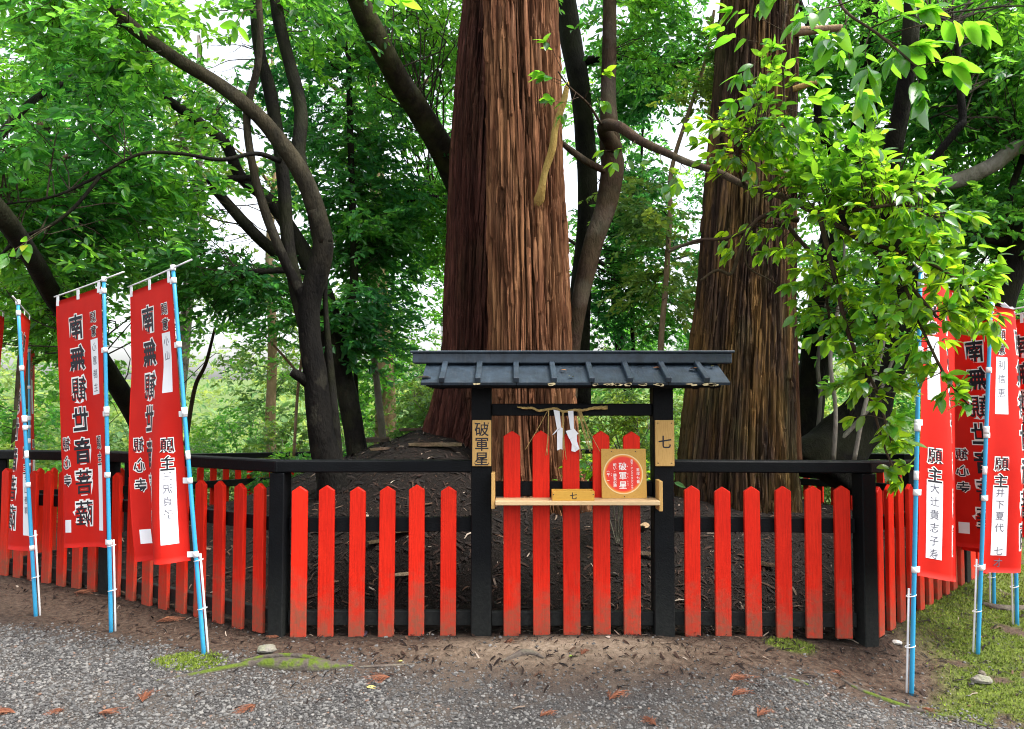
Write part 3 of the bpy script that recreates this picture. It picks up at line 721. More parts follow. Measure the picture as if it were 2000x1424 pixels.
for pts in ([(1070, 801), (1050, 838), (1026, 878)], [(1071, 801), (1070, 850), (1066, 890)], [(1072, 801), (1071, 850), (1069, 889)],
            [(1099, 806), (1100, 850), (1100, 898)], [(1100, 806), (1102, 860), (1106, 898)], [(1101, 806), (1100, 845), (1102, 880)], [(1098, 806), (1099, 840), (1099, 876)],
            [(1129, 803), (1130, 845), (1133, 890)], [(1131, 803), (1140, 845), (1152, 882)], [(1132, 803), (1142, 845), (1157, 878)],
            [(1133, 803), (1147, 840), (1158, 878)], [(1134, 803), (1150, 840), (1172, 882)], [(1133, 803), (1144, 850), (1155, 884)], [(1135, 803), (1146, 835), (1150, 872)], [(1130, 803), (1138, 840), (1146, 868)]):
    strand(pts, 0.0021, rf.uniform(-0.02, 0.006))
def streamer(polys):
    """folded zigzag paper: quads hanging one from the other, with thickness"""
    j = Join()
    for q in polys:
        A = np.array([tuple(W(a, b, RY - 0.018 - y)) for a, b, y in q]); B = A + np.array([0, 0.0012, 0]); n = len(A)
        j.add(np.vstack([A, B]), [[k, (k + 1) % n, n + (k + 1) % n, n + k] for k in range(n)] + ([[3, 2, 1, 0], [4, 5, 6, 7]] if n == 4 else []),
              None if n == 4 else [[2, 1, 0], [3, 4, 5]])
    link('paper_streamer', j.mesh('paper_streamer'), M_PAPER, rope)
streamer([[(1081, 800, 0), (1093, 803, 0.004), (1096, 836, 0.012), (1088, 838, 0.006)],
          [(1088, 838, 0.006), (1096, 834, 0.012), (1082, 848, 0.02), (1078, 850, 0.016)],
          [(1093, 834, 0.010), (1099, 836, 0.012), (1099, 878, 0.004), (1093, 877, 0.0)],
          [(1088, 842, 0.010), (1093, 838, 0.012), (1093, 878, 0.002), (1088, 880, 0.006)]])
streamer([[(1109, 803, 0), (1120, 802, 0.005), (1121, 838, 0.014), (1114, 838, 0.008)],
          [(1105, 842, 0.012), (1121, 837, 0.016), (1130, 847, 0.010), (1112, 858, 0.018)],
          [(1110, 850, 0.014), (1127, 846, 0.012), (1127, 864, 0.008), (1117, 868, 0.012)],
          [(1117, 866, 0.012), (1127, 862, 0.008), (1132, 877, 0.012), (1124, 882, 0.002)],
          [(1117, 866, 0.012), (1124, 868, 0.006), (1124, 883, 0.002), (1116, 881, 0.008)]])

# ------------------------------------------------------------------ banners
CW, CH = 0.60, 1.80
MAINT = col('南無観世音菩薩', 0.345, 0.225, 0.222, 0.185, 0.92)
NAMET = col('願意', 0.115, 0.19, 0.10, 0.082) + col('願主', 0.115, 1.07, 0.115, 0.100) + col('観心寺', 0.515, 1.05, 0.135, 0.098)
def banner(base, top, head, drop, theta, label, sag=None, hand1='', hand2='', far=False, side=0.0):
    """base/top: pole ends. head: +1 cloth to the right, -1 to the left. theta(u, v): angle of the cloth away from the camera plane"""
    base, top = Vector(base), Vector(top)
    root = empty('nobori_banner', tuple(base), label, 'banner', 'red votive banners on blue poles')
    ax = (top - base).normalized(); H = (top - base).length
    nu, nv = 49, 46
    us = np.linspace(0, CW, nu); vs = np.linspace(0, CH, nv)
    U, Vv = np.meshgrid(us, vs); th = theta(U / CW, Vv / CH)
    du = CW / (nu - 1)
    hx = np.concatenate([np.zeros((nv, 1)), np.cumsum(np.cos(th)[:, :-1] * du, 1)], 1) * head
    hy = np.concatenate([np.zeros((nv, 1)), np.cumsum(np.sin(th)[:, :-1] * du, 1)], 1)
    dz = -drop * (U / CW)
    if sag is not None: dz = dz + sag(U / CW, Vv / CH)
    t0 = np.array(top) - np.array(ax) * 0.045
    gap = 0.035
    G = t0[None, None] - np.array(ax)[None, None] * Vv[..., None] + np.stack([hx + head * gap * np.cos(th[:, :1]), hy + gap * np.sin(th[:, :1]), dz], -1)
    # small wrinkles
    wr = 0.006 * (fbm(U * 9, Vv * 3 + base.x * 7, 3) - 0.47) + 0.010 * (fbm(U * 3 + base.x, Vv * 1.7, 8) - 0.47) * np.minimum(1, Vv * 3)
    gu = np.gradient(G, axis=1); gv = np.gradient(G, axis=0); N = np.cross(gu, gv); N /= np.linalg.norm(N, axis=-1)[..., None] + 1e-9
    G = G + N * wr[..., None]
    gu = np.gradient(G, axis=1); gv = np.gradient(G, axis=0); N = np.cross(gu, gv); N /= np.linalg.norm(N, axis=-1)[..., None] + 1e-9
    def S(u, v, off):
        a = np.clip(u / CW * (nu - 1), 0, nu - 1.001); b = np.clip(v / CH * (nv - 1), 0, nv - 1.001)
        i = a.astype(int); k = b.astype(int); fa = (a - i)[:, None]; fb = (b - k)[:, None]
        def bl(A): return (A[k, i] * (1 - fa) + A[k, i + 1] * fa) * (1 - fb) + (A[k + 1, i] * (1 - fa) + A[k + 1, i + 1] * fa) * fb
        return bl(G) + bl(N) * off
    i0 = np.arange(nv - 1)[:, None] * nu + np.arange(nu - 1)[None]
    F = np.stack([i0, i0 + 1, i0 + nu + 1, i0 + nu], -1).reshape(-1, 4)
    # thin but closed cloth
    A = (G + N * 0.0004).reshape(-1, 3); B = (G - N * 0.0004).reshape(-1, 3); n = nu * nv
    e = np.concatenate([np.arange(nu), np.arange(1, nv) * nu + nu - 1, (nv - 1) * nu + np.arange(nu - 2, -1, -1), np.arange(nv - 2, 0, -1) * nu])
    e2 = np.roll(e, -1); rim = np.stack([e, e2, e2 + n, e + n], -1)
    cloth = link('cloth', np_mesh('cloth', np.vstack([A, B]), [F, F[:, ::-1] + n, rim], smooth=False), M_CLOTH, root)
    for p in cloth.data.polygons: p.use_smooth = True
    def printed(name, bm, offs, mat):
        bm.verts.ensure_lookup_table()
        UV = np.array([(v.co.x, -v.co.y) for v in bm.verts]); Fs = [[v.index for v in f.verts] for f in bm.faces]
        bm.verts.index_update(); Fs = [[v.index for v in f.verts] for f in bm.faces]; bm.free()
        me = bpy.data.meshes.new(name); n_ = len(UV)
        V2 = np.vstack([S(UV[:, 0], UV[:, 1], offs), S(UV[:, 0], UV[:, 1], -offs)])
        me.from_pydata(V2.tolist(), [], Fs + [[i + n_ for i in f[::-1]] for f in Fs]); me.update()
        o = link(name, me, mat, cloth); return o
    cut = [(0, 0.02, CW, 0.02), (1, -CH, 0, 0.09)]
    text = MAINT + NAMET
    for item in text:
        a_, b_, s_ = item[1], item[2], item[3] * 0.62
        lc = [(0, math.floor((a_ - s_) / 0.02) * 0.02, a_ + s_, 0.02), (1, math.floor((-b_ - s_) / 0.09) * 0.09, -b_ + s_, 0.09)]
        VV = []; FF = []; MI = []
        for of, lift, mi in ((0.07, 0.0016, 0), (0.026 if item[3] > 0.15 else 0.016, 0.0026, 1)):
            bm = text_bm([item], of, lc); bm.verts.index_update()
            UV = np.array([(v.co.x, -v.co.y) for v in bm.verts]); Fs = [[v.index for v in f.verts] for f in bm.faces]; bm.free()
            for sg_ in (1, -1):
                k0 = sum(len(q) for q in VV); VV.append(S(UV[:, 0], UV[:, 1], lift * sg_))
                FF += [[i + k0 for i in (f if sg_ > 0 else f[::-1])] for f in Fs]; MI += [mi] * len(Fs)
        me = bpy.data.meshes.new('character'); me.from_pydata(np.vstack(VV).tolist(), [], FF); me.materials.append(M_WHITEP); me.materials.append(M_INK)
        me.polygons.foreach_set('material_index', MI); me.update(); link('character', me, None, cloth)
    def slip(u0, u1, v0, v1):
        b = bmesh.new(); gx_ = np.linspace(u0, u1, 6); gy_ = np.linspace(v0, v1, 8)
        vv = [[b.verts.new((x, -y, 0)) for x in gx_] for y in gy_]
        for r_ in range(7):
            for c_ in range(5): b.faces.new([vv[r_][c_], vv[r_ + 1][c_], vv[r_ + 1][c_ + 1], vv[r_][c_ + 1]])
        printed('paper_slip', b, 0.0014, M_PAPER)
    slip(0.065, 0.168, 0.345, 0.735); slip(0.062, 0.168, 1.215, 1.685); slip(0.475, 0.555, 1.60, 1.69)
    for item in col(hand1, 0.117, 0.40, 0.095, 0.066) + col(hand2, 0.115, 1.265, 0.078, 0.062):
        printed('handwriting', text_bm([item], 0.004), 0.0022, M_PENCIL)
    # pole
    pole = link('pole', tube_mesh('pole', [base - ax * 0.15, base + ax * H * 0.5, top], [0.0135, 0.0130, 0.0115], 12, 12), M_BLUE, root)
    def sleeve(a, L, r, nm='white_collar', mt=M_WHITE): link(nm, tube_mesh(nm, [base + ax * a, base + ax * (a + L * .5), base + ax * (a + L)], [r, r * 1.02, r], 12, 4), mt, pole)
    sleeve(H - 0.012, 0.035, 0.0165, 'pole_cap'); sleeve(H * 0.615, 0.05, 0.0185)
    sleeve(H * 0.50, 0.055, 0.0142, 'pole_sticker', M_PAPER)
    # ground stake with rings
    sv = Vector((0.021 * (1 if side >= 0 else -1), 0.016, 0))
    stk = link('ground_stake', tube_mesh('ground_stake', [base - ax * 0.1 + sv, base + ax * 0.62 + sv], [0.0065, 0.0065], 10, 4), M_WHITE, root)
    for hgt in (0.28, 0.58):
        c = base + ax * hgt + sv * 0.5; an = np.linspace(0, 2 * np.pi, 17)[:-1]
        V, F_, F3 = tube([c + Vector((0.028 * math.cos(t), 0.022 * math.sin(t), 0.006 * math.cos(t))) for t in list(an) + [an[0]]], [0.0026] * 17, 6, 40)
        link('tie_ring', np_mesh('tie_ring', V, [F_, F3], smooth=True), M_WHITE, stk)
    # cross bar through the pole head and the tabs
    dirv = Vector((head * math.cos(float(th[0, nu // 2])), math.sin(float(th[0, nu // 2])), -drop / CW)); dirv.normalize()
    link('cross_bar', tube_mesh('cross_bar', [top - dirv * 0.24 + Vector((0, 0, 0.01)), top + dirv * 0.3, top + dirv * 0.66], [0.0055, 0.0055, 0.005], 8, 8), M_WHITE, root)
    def tab(p, q, w, nm):
        d = (q - p); L = d.length
        link(nm, bar_mesh(nm, p, q, 0.004, w, 0.0008, ax if abs(d.normalized().dot(ax)) < 0.8 else dirv), M_WHITE, root)
    for v in (0.03, 0.44, 0.88, 1.30, 1.76):
        c = top - ax * (0.045 + v)
        link('pole_loop', tube_mesh('pole_loop', [c - ax * 0.018, c + ax * 0.018], [0.0165, 0.0165], 12, 3), M_WHITE, root)
        e_ = S(np.array([0.02]), np.array([v]), 0.0)[0]; tab(c, Vector(e_), 0.036, 'side_tab')
    for u in (0.03, 0.30, 0.575):
        e_ = Vector(S(np.array([u]), np.array([0.035]), 0.0022)[0]); q_ = top + dirv * (u + 0.035) + Vector((0, 0, 0.004))
        tab(q_, e_, 0.034, 'top_tab')
    return root
def pole_at(bpx, bpy_, zg, tpx, tpy):
    b = WZ(bpx, bpy_, zg); b.z = gz(b.x, b.y) if abs(gz(b.x, b.y) - zg) < 0.1 else zg
    return b, W(tpx, tpy, b.y)
def th_const(top, bot, amp=0.0, freq=1.0, ph=0.0, pw=1.0):
    def f(u, v): return R(top) * (1 - v) + R(bot) * v + R(amp) * np.minimum(1, v * 1.4) ** pw * np.sin(2 * np.pi * freq * u + ph)
    return f
b, t = pole_at(217, 1233, 0.0, 203, 547)
banner(b, t, -1, 0.065, th_const(32, 33, 16, 1.1, 0.4), 'red banner second from the left pole row, mirrored writing, hanging nearly flat',
       hand1='心意勝主', hand2='', side=1)
b, t = pole_at(398, 1282, -0.02, 338, 525)
banner(b, t, -1, 0.05, lambda u, v: R(40) + R(62) * np.clip(v * 1.5 - 0.45, 0, 1) * np.sin(2 * np.pi * (1.25 * u) + 3.6) * (1 - 0.3 * u) - R(8) * v,
       'red banner on the leaning blue pole nearest the left corner post, creased lengthwise', hand1='小山', hand2='三沢貞子', side=1)
b, t = pole_at(70, 1202, 0.0, 35, 592)
banner(b, t, -1, 0.03, th_const(64, 42, 18, 1.0, 2.5), 'narrow red banner seen almost edge on at far left, paper slip low down', hand1='', hand2='片山善輝', side=1)
b = Vector((W(62, 900, 8.3).x, 8.3, gz(W(62, 900, 8.3).x, 8.3))); t = W(57, 672, 8.3)
banner(b, t, -1, 0.03, th_const(62, 55, 20, 1.2, 1.0), 'small red banner farthest back on the left, behind the fence corner', side=1)
b = Vector((W(-40, 900, 5.9).x, 5.9, gz(W(-40, 900, 5.9).x, 5.9))); t = W(-44, 588, 5.9)
banner(b, t, 1, 0.02, lambda u, v: R(108) + R(10) * v + R(18) * v * np.sin(6 * u), 'red banner cut off by the left edge of the picture', side=1)
b, t = pole_at(1780, 1338, -0.12, 1798, 528)
banner(b, t, 1, 0.02, lambda u, v: R(44) - R(36) * np.minimum(1, 0.35 + v) * np.sin(2 * np.pi * (1.1 * u) + 0.3) - R(4) * v,
       'red banner hanging from the blue pole in front of the right corner post', sag=lambda u, v: -0.10 * v * u, hand1='', hand2='大辻貴志子寿', side=-1)
b, t = pole_at(1910, 1283, -0.13, 1936, 583)
banner(b, t, 1, 0.02, lambda u, v: R(46) - R(48) * np.minimum(1, 0.4 + v) * np.sin(2 * np.pi * (0.9 * u) + 0.3), 'red banner with readable paper slip on the second blue pole of the right row', hand1='利信恵', hand2='井下夏代 七才', side=-1)
b, t = pole_at(1987, 1232, -0.13, 1974, 606)
banner(b, t, -1, 0.02, lambda u, v: R(76) + R(30) * np.sin(2 * np.pi * 0.8 * u + 0.6) * np.minimum(1, 0.3 + v), 'red banner hanging left from the third blue pole of the right row', side=-1)
b = Vector((W(2062, 900, 5.75).x, 5.75, -0.14)); t = W(2056, 600, 5.75)
banner(b, t, -1, 0.02, th_const(88, 92, 14, 1.0, 0.5), 'red banner cut off by the right edge of the picture', side=-1)
b = Vector((W(1934, 900, 6.0).x, 6.0, -0.13)); t = W(1934, 640, 6.0)
banner(b, t, -1, 0.02, th_const(86, 90, 25, 1.1, 2.0), 'red banner half hidden behind the two front banners on the right', side=-1)
b = Vector((W(1742, 870, 14.2).x, 14.2, gz(W(1742, 870, 14.2).x, 14.2))); t = W(1740, 775, 14.2)
banner(b, t, -1, 0.02, th_const(20, 20, 20, 1.1, 2.0), 'tiny red banner far back between the dark trunks on the right', side=-1)

# ------------------------------------------------------------------ foliage
def unit(a): return a / (np.linalg.norm(a, axis=-1, keepdims=True) + 1e-9)
LEAF6 = True
def leaf_cloud(C, Dv, n, L, r, wratio=0.5, spread=3.4, six=True, droop=0.25, jit=0.45):
    """k sprays of n leaves each on twigs from C along Dv -> V, F3, rnd"""
    k = len(C); Dv = unit(Dv)
    up = np.array([0, 0, 1.0]); s = unit(np.cross(Dv, up) + 1e-6); u = np.cross(s, Dv)
    t = (np.arange(n)[None] + r.random((k, n))) / n
    tl = L * spread * r.uniform(0.7, 1.25, (k, 1))
    pos = C[:, None] + Dv[:, None] * (t * tl)[..., None] - up * (droop * t * t * tl)[..., None]
    sg = np.where(np.arange(n)[None] % 2 == 0, 1.0, -1.0) * np.ones((k, 1))
    ang = r.uniform(0.35, 1.25, (k, n)) * (1 - 0.5 * t)
    d = Dv[:, None] * np.cos(ang)[..., None] + s[:, None] * (sg * np.sin(ang))[..., None] + r.normal(0, jit * 0.6, (k, n, 3)) - up * (droop * r.uniform(0, 1.6, (k, n)))[..., None]
    d = unit(d)
    nm = unit(u[:, None] + r.normal(0, jit, (k, n, 3))); sd = unit(np.cross(nm, d)); nm = np.cross(d, sd)
    ln = (L * r.uniform(0.6, 1.2, (k, n)))[..., None]; wd = ln * wratio * 0.5
    base = pos; q = []
    if six:
        q = [base, base + d * ln * 0.30 + sd * wd * 0.85 + nm * wd * 0.30, base + d * ln * 0.68 + sd * wd * 0.8 + nm * wd * 0.2 - up * ln * 0.04,
             base + d * ln - nm * ln * 0.12, base + d * ln * 0.68 - sd * wd * 0.8 + nm * wd * 0.2 - up * ln * 0.04, base + d * ln * 0.30 - sd * wd * 0.85 + nm * wd * 0.30]
        tri = np.array([[0, 2, 1], [0, 3, 2], [0, 4, 3], [0, 5, 4]])
    else:
        q = [base, base + d * ln * 0.45 + sd * wd + nm * wd * 0.3, base + d * ln - nm * ln * 0.1, base + d * ln * 0.45 - sd * wd + nm * wd * 0.3]
        tri = np.array([[0, 2, 1], [0, 3, 2]])
    V = np.stack(q, 2).reshape(k * n, len(q), 3)
    F = tri[None] + (np.arange(k * n) * len(q))[:, None, None]
    rn = np.clip(np.repeat(r.random((k, 1)), n, 1) * 0.5 + r.random((k, n)) * 0.5, 0, 1).ravel()
    # twig: a thin three sided prism
    e = C[:, None] + Dv[:, None] * tl[..., None] - up * (droop * tl)[..., None]; e = e[:, 0]
    w = L * 0.035
    a3 = [(s * math.cos(a) + u * math.sin(a)) * w for a in (0, 2.094, 4.189)]
    TV = np.stack([C + a for a in a3] + [e], 1)
    TF = np.array([[0, 1, 3], [1, 2, 3], [2, 0, 3]])[None] + (np.arange(k) * 4)[:, None, None]
    return V.reshape(-1, 3), F.reshape(-1, 3), np.repeat(rn, len(tri)), TV.reshape(-1, 3), TF.reshape(-1, 3)

def project(P):
    x, y, z = P[:, 0], P[:, 1], P[:, 2] - CAMZ
    yc = y * math.cos(PITCH) + z * math.sin(PITCH); zc = -y * math.sin(PITCH) + z * math.cos(PITCH)
    return 1000 + FPX * x / yc, 712 - FPX * zc / yc
# breaks in the canopy where the white sky shows: centre, radii, how open
GAPS = [(435, 95, 80, 90, .97), (470, 430, 80, 80, .92), (1320, 280, 65, 100, .85), (640, 200, 40, 60, .6), (170, 230, 50, 50, .6), (1290, 70, 30, 35, .6), (60, 125, 70, 40, .6), (250, 300, 60, 40, .35), (690, 120, 30, 50, .3),
        (1350, 420, 55, 70, .6), (1830, 300, 50, 40, .35), (330, 760, 120, 100, .9), (240, 640, 70, 110, .85), (480, 790, 90, 60, .6), (60, 760, 60, 80, .6), (1250, 560, 60, 50, .25), (790, 330, 60, 60, .3), (520, 290, 50, 35, .5),
        (1720, 620, 60, 60, .4), (1900, 480, 60, 50, .4), (1590, 200, 30, 30, .2), (600, 700, 40, 60, .4)]
def open_gaps(C, r, s=1.0):
    px, py = project(C); keep = np.ones(len(C), bool)
    for a, b, ra, rb, k in GAPS:
        dd = ((px - a) / ra) ** 2 + ((py - b) / rb) ** 2
        keep &= ~((r.random(len(C)) < k * s * (1 - ss(0.55, 1.25, dd))))
    return keep

class Tree:
    def __init__(s, name, base, label, cat='tree', group=None):
        s.root = empty(name, tuple(base), label, cat, group); s.nodes = []; s.tw = Join(); s.lf = Join(); s.nl = 0
    def limb(s, pts, mat, nm='limb', seg=12, rough=0.10, sub=6, node=True, flare=None):
        """pts: (px, py, width px, Y)"""
        P = [W(a, b, y) for a, b, w, y in pts]; rr = [rad(w, y) for a, b, w, y in pts]
        V, F, F3 = tube(P, rr, seg, max(8, len(P) * sub), rough, seed=len(s.nodes) + P[0].x)
        o = link(nm, np_mesh(nm, V, [F, F3], smooth=True), mat, s.root)
        if node:
            C = catmull([tuple(p) for p in P], len(P) * 5); s.nodes += [Vector(c) for c in C[len(C) // 4:]]
        return o
    def limb3(s, P, rr, mat, nm='limb', seg=10, rough=0.08, node=True):
        V, F, F3 = tube(P, rr, seg, max(8, len(P) * 6), rough, seed=P[0][0])
        link(nm, np_mesh(nm, V, [F, F3], smooth=True), mat, s.root)
        if node: s.nodes += [Vector(c) for c in catmull([tuple(p) for p in P], len(P) * 5)]
    def crown(s, blobs, L, seed, six=True, ns=11, nl=13, droop=0.25, gaps=1.0, offs=0.30, branch_r=0.0068, wratio=0.5, jit=0.75):
        r = np.random.default_rng(seed); ND = np.array([tuple(n) for n in s.nodes])
        for (c, rx, ry, rz, nb) in blobs:
            c = np.array(tuple(c)); k = nb
            e = unit(r.normal(0, 1, (k, 3))) * (r.random((k, 1)) ** 0.45) * np.array([rx, ry, rz]) + c
            Cs = []; Ds = []
            for i in range(k):
                dd = np.linalg.norm(ND - e[i], axis=1) * (1 + 0.35 * r.random(len(ND))) + 0.5 * np.maximum(0, ND[:, 2] - e[i, 2])
                p0 = ND[int(np.argmin(dd))]; v = e[i] - p0; ln = np.linalg.norm(v)
                m1 = p0 + v * 0.35 + np.array([0, 0, 0.10 * ln]) + r.normal(0, 0.10 * ln, 3); m2 = p0 + v * 0.7 + np.array([0, 0, 0.08 * ln]) + r.normal(0, 0.10 * ln, 3)
                rb = branch_r * min(2.0, 0.5 + ln * 0.4)
                V, F, F3 = tube([p0, m1, m2, e[i]], [rb, rb * 0.75, rb * 0.5, rb * 0.22], 5, 10, 0, cap=False); s.tw.add(V, F)
                Cv = catmull([p0, m1, m2, e[i]], 20); L0 = max(0.25, 1 - 1.6 / max(ln, 0.01))
                t = (L0 + (1 - L0) * r.random(ns) ** 0.7) * 19; ti = np.clip(t.astype(int), 0, 18); pt = Cv[ti] * (1 - (t - ti))[:, None] + Cv[ti + 1] * (t - ti)[:, None]
                hd = unit(np.array([[v[0], v[1], v[2] * 0.4]])); az = r.normal(0, 0.9, ns)
                D = np.stack([hd[0, 0] * np.cos(az) - hd[0, 1] * np.sin(az), hd[0, 0] * np.sin(az) + hd[0, 1] * np.cos(az), r.normal(0.0, 0.28, ns)], -1)
                Cs.append(pt + D * offs * r.random((ns, 1)) * 0.5 + r.normal(0, offs * 0.35, (ns, 3))); Ds.append(D)
            Cs = np.vstack(Cs); Ds = np.vstack(Ds)
            kp = open_gaps(Cs, r, gaps) if gaps > 0 else np.ones(len(Cs), bool)
            kp &= Cs[:, 2] > g_z(Cs[:, 0], Cs[:, 1]) + 0.1
            Cs, Ds = Cs[kp], Ds[kp]
            V, F, rn, TV, TF = leaf_cloud(Cs, Ds, nl, L, r, wratio=wratio, six=six, droop=droop, jit=jit)
            s.lf.add(V, None, F, rn); s.tw.add(TV, None, TF); s.nl += len(Cs) * nl
    def finish(s, lmat, tmat=None):
        if s.lf.n:
            o = link('crown', s.lf.mesh('crown'), lmat, s.root); o['kind'] = 'stuff'
        if s.tw.n:
            o = link('twigs', s.tw.mesh('twigs'), tmat or M_TWIG, s.root); o['kind'] = 'stuff'

def cedar_trunk(axis_pts, prof, nst, seed, lobes=7, flare_h=0.9, flare=0.5, nseg=400, dz=0.03, ztop=11.0, zbase=None, depth=0.03, twist=0.0):
    """axis_pts: world points of the axis bottom -> top; prof: radii; bark of long vertical plates"""
    A = np.array([tuple(p) for p in axis_pts]); z0 = A[0, 2]; zs = np.arange(z0, ztop, dz)
    # finer below 7.5 m, that is what shows
    zs = np.concatenate([np.arange(z0, 7.6, dz), np.arange(7.6, ztop, 0.25)])
    ax = np.interp(zs, A[:, 2], A[:, 0]); ay = np.interp(zs, A[:, 2], A[:, 1]); r0 = np.interp(zs, A[:, 2], prof)
    th = np.linspace(0, 2 * np.pi, nseg, endpoint=False) + np.pi / 2; TH, ZZ = np.meshgrid(th, zs)
    hgt = ZZ - zbase
    fl = np.exp(-np.maximum(hgt, 0) / (flare_h * 0.45))
    lob = 0.55 + 0.45 * np.cos(TH * lobes + 1.3 * np.sin(TH * 2 + seed) + seed)
    Rr = r0[:, None] * (1 + flare * fl * lob + 0.05 * np.sin(TH * 3 + seed) + 0.03 * np.sin(TH * 5 + 2 * seed + ZZ * 0.3))
    wander = 1.6 * (fbm(np.cos(TH) * 1.5 + seed, np.sin(TH) * 1.5 + ZZ * 0.55, seed, 3) - 0.47) + 0.5 * (fbm(TH * 3, ZZ * 1.5, seed + 4, 3) - 0.47) + twist * fl * 2
    sI = TH / (2 * np.pi) * nst + wander; cell = np.floor(sI); f = sI - cell; cm = np.mod(cell, nst)
    # plates: each strip is cut at uneven heights
    pl = ZZ / 0.85 + _h(cm, cm * 0, seed) * 9; pc = np.floor(pl); pf = pl - pc
    w1 = np.clip(np.minimum(f, 1 - f) / 0.20, 0, 1); across = w1 * w1 * (3 - 2 * w1)
    rndp = _h(cm, pc, seed + 2)
    lift = 0.55 + 0.45 * rndp + 0.35 * (1 - pf) * (rndp > 0.5)
    # second, finer set of fibres
    s2 = TH / (2 * np.pi) * nst * 3.3 + wander * 2.1 + 0.8 * fbm(TH * 4, ZZ * 2.5, seed + 9, 2); f2 = s2 - np.floor(s2); fine = np.clip(np.minimum(f2, 1 - f2) / 0.3, 0, 1)
    rag = fbm(TH * 30, ZZ * 2.2, seed + 5, 3) - 0.47
    rg = np.abs(fbm(TH * nst / 9.0 + wander * 0.5, ZZ * 0.55 + 3 * fbm(TH * 5, ZZ * 0.3, seed + 6, 2), seed + 8, 4) - 0.47)
    fis = np.clip(rg / 0.055, 0, 1); rg2 = np.abs(fbm(TH * nst / 4.5, ZZ * 1.3, seed + 12, 3) - 0.44); fis2 = np.clip(rg2 / 0.05, 0, 1)
    Rr = Rr + depth * 0.55 * (across * lift - 0.7) + depth * 0.9 * (fis - 0.8) + depth * 0.35 * (fis2 - 0.8) + depth * 0.2 * (fine - 0.6) + depth * 0.7 * rag
    V = np.stack([ax[:, None] + Rr * np.cos(TH), ay[:, None] + Rr * np.sin(TH), ZZ], -1).reshape(-1, 3)
    n = len(zs); i = np.arange(n - 1)[:, None] * nseg; j = np.arange(nseg)[None]; j2 = (j + 1) % nseg
    F = np.stack([i + j, i + j2, i + nseg + j2, i + nseg + j], -1).reshape(-1, 4)
    plate = 0.35 * rndp + 0.25 * rag * 2 + 0.5 * _h(np.floor(s2), np.floor(ZZ / 0.5 + _h(np.floor(s2), 0 * s2, 3) * 5), seed)
    return np_mesh('trunk', V, F, smooth=False, attrs={'plate': plate.ravel()})

# ------------------------------------------------------------------ the three great cedars
def cedar(name, rows, Y, mat, label, seed, nst, **kw):
    """rows: (py, left px, right px) from low to high"""
    P = []; pr = []
    for py, l, r_, in rows:
        P.append(W((l + r_) / 2, py, Y)); pr.append(rad(r_ - l, Y))
    d = (P[-1] - P[-2]); k = (12.5 - P[-1].z) / d.z; P.append(P[-1] + d * k); pr.append(max(0.15, pr[-1] + (pr[-1] - pr[-2]) * k * 0.6))
    for p in P[:-1]: pass
    base = Vector((P[0].x, Y, gz(P[0].x, Y)))
    P[0].z = base.z - 0.35
    t = Tree(name, base, label, 'cedar tree')
    me = cedar_trunk(P, pr, nst, seed, zbase=base.z, ztop=12.4, **kw)
    link('trunk', me, mat, t.root)
    t.nodes = [Vector((P[-1].x, Y, z)) for z in np.linspace(8.2, 12.3, 10)]
    return t, P
cA, PA = cedar('cedar_tree', [(1090, 962, 1160), (900, 961, 1130), (690, 961, 1108), (600, 960, 1104), (300, 956, 1093), (0, 949, 1079)], 7.25, M_CEDAR,
               'huge reddish cedar trunk in front, straight behind the gate', 3.0, 44, lobes=6, flare=0.06, flare_h=0.9, depth=0.075)
cB, PB = cedar('cedar_tree', [(860, 830, 1010), (780, 850, 1010), (690, 866, 1012), (600, 868, 1014), (300, 881, 1020), (0, 904, 1030)], 8.25, M_CEDARR,
               'purplish red cedar trunk standing left behind the front cedar', 8.0, 46, lobes=5, flare=0.28, flare_h=0.7, depth=0.05, twist=0.5)
cC, PC = cedar('cedar_tree', [(1010, 1328, 1552), (880, 1338, 1545), (690, 1358, 1545), (600, 1368, 1544), (300, 1392, 1548), (0, 1417, 1553)], 7.9, M_CEDARG,
               'wide grey brown cedar trunk to the right of the gate roof', 5.0, 52, lobes=7, flare=0.05, flare_h=1.0, depth=0.055)
for t, P, sd_ in ((cA, PA, 1), (cB, PB, 2), (cC, PC, 3)):
    c = P[-1]
    t.crown([(Vector((c.x, c.y + 0.3, 10.6)), 2.2, 2.2, 1.5, 16)], 0.2, 100 + sd_, six=False, ns=10, nl=12, gaps=0, wratio=0.3)  # unseen high crowns, added to shade the mound and trunks
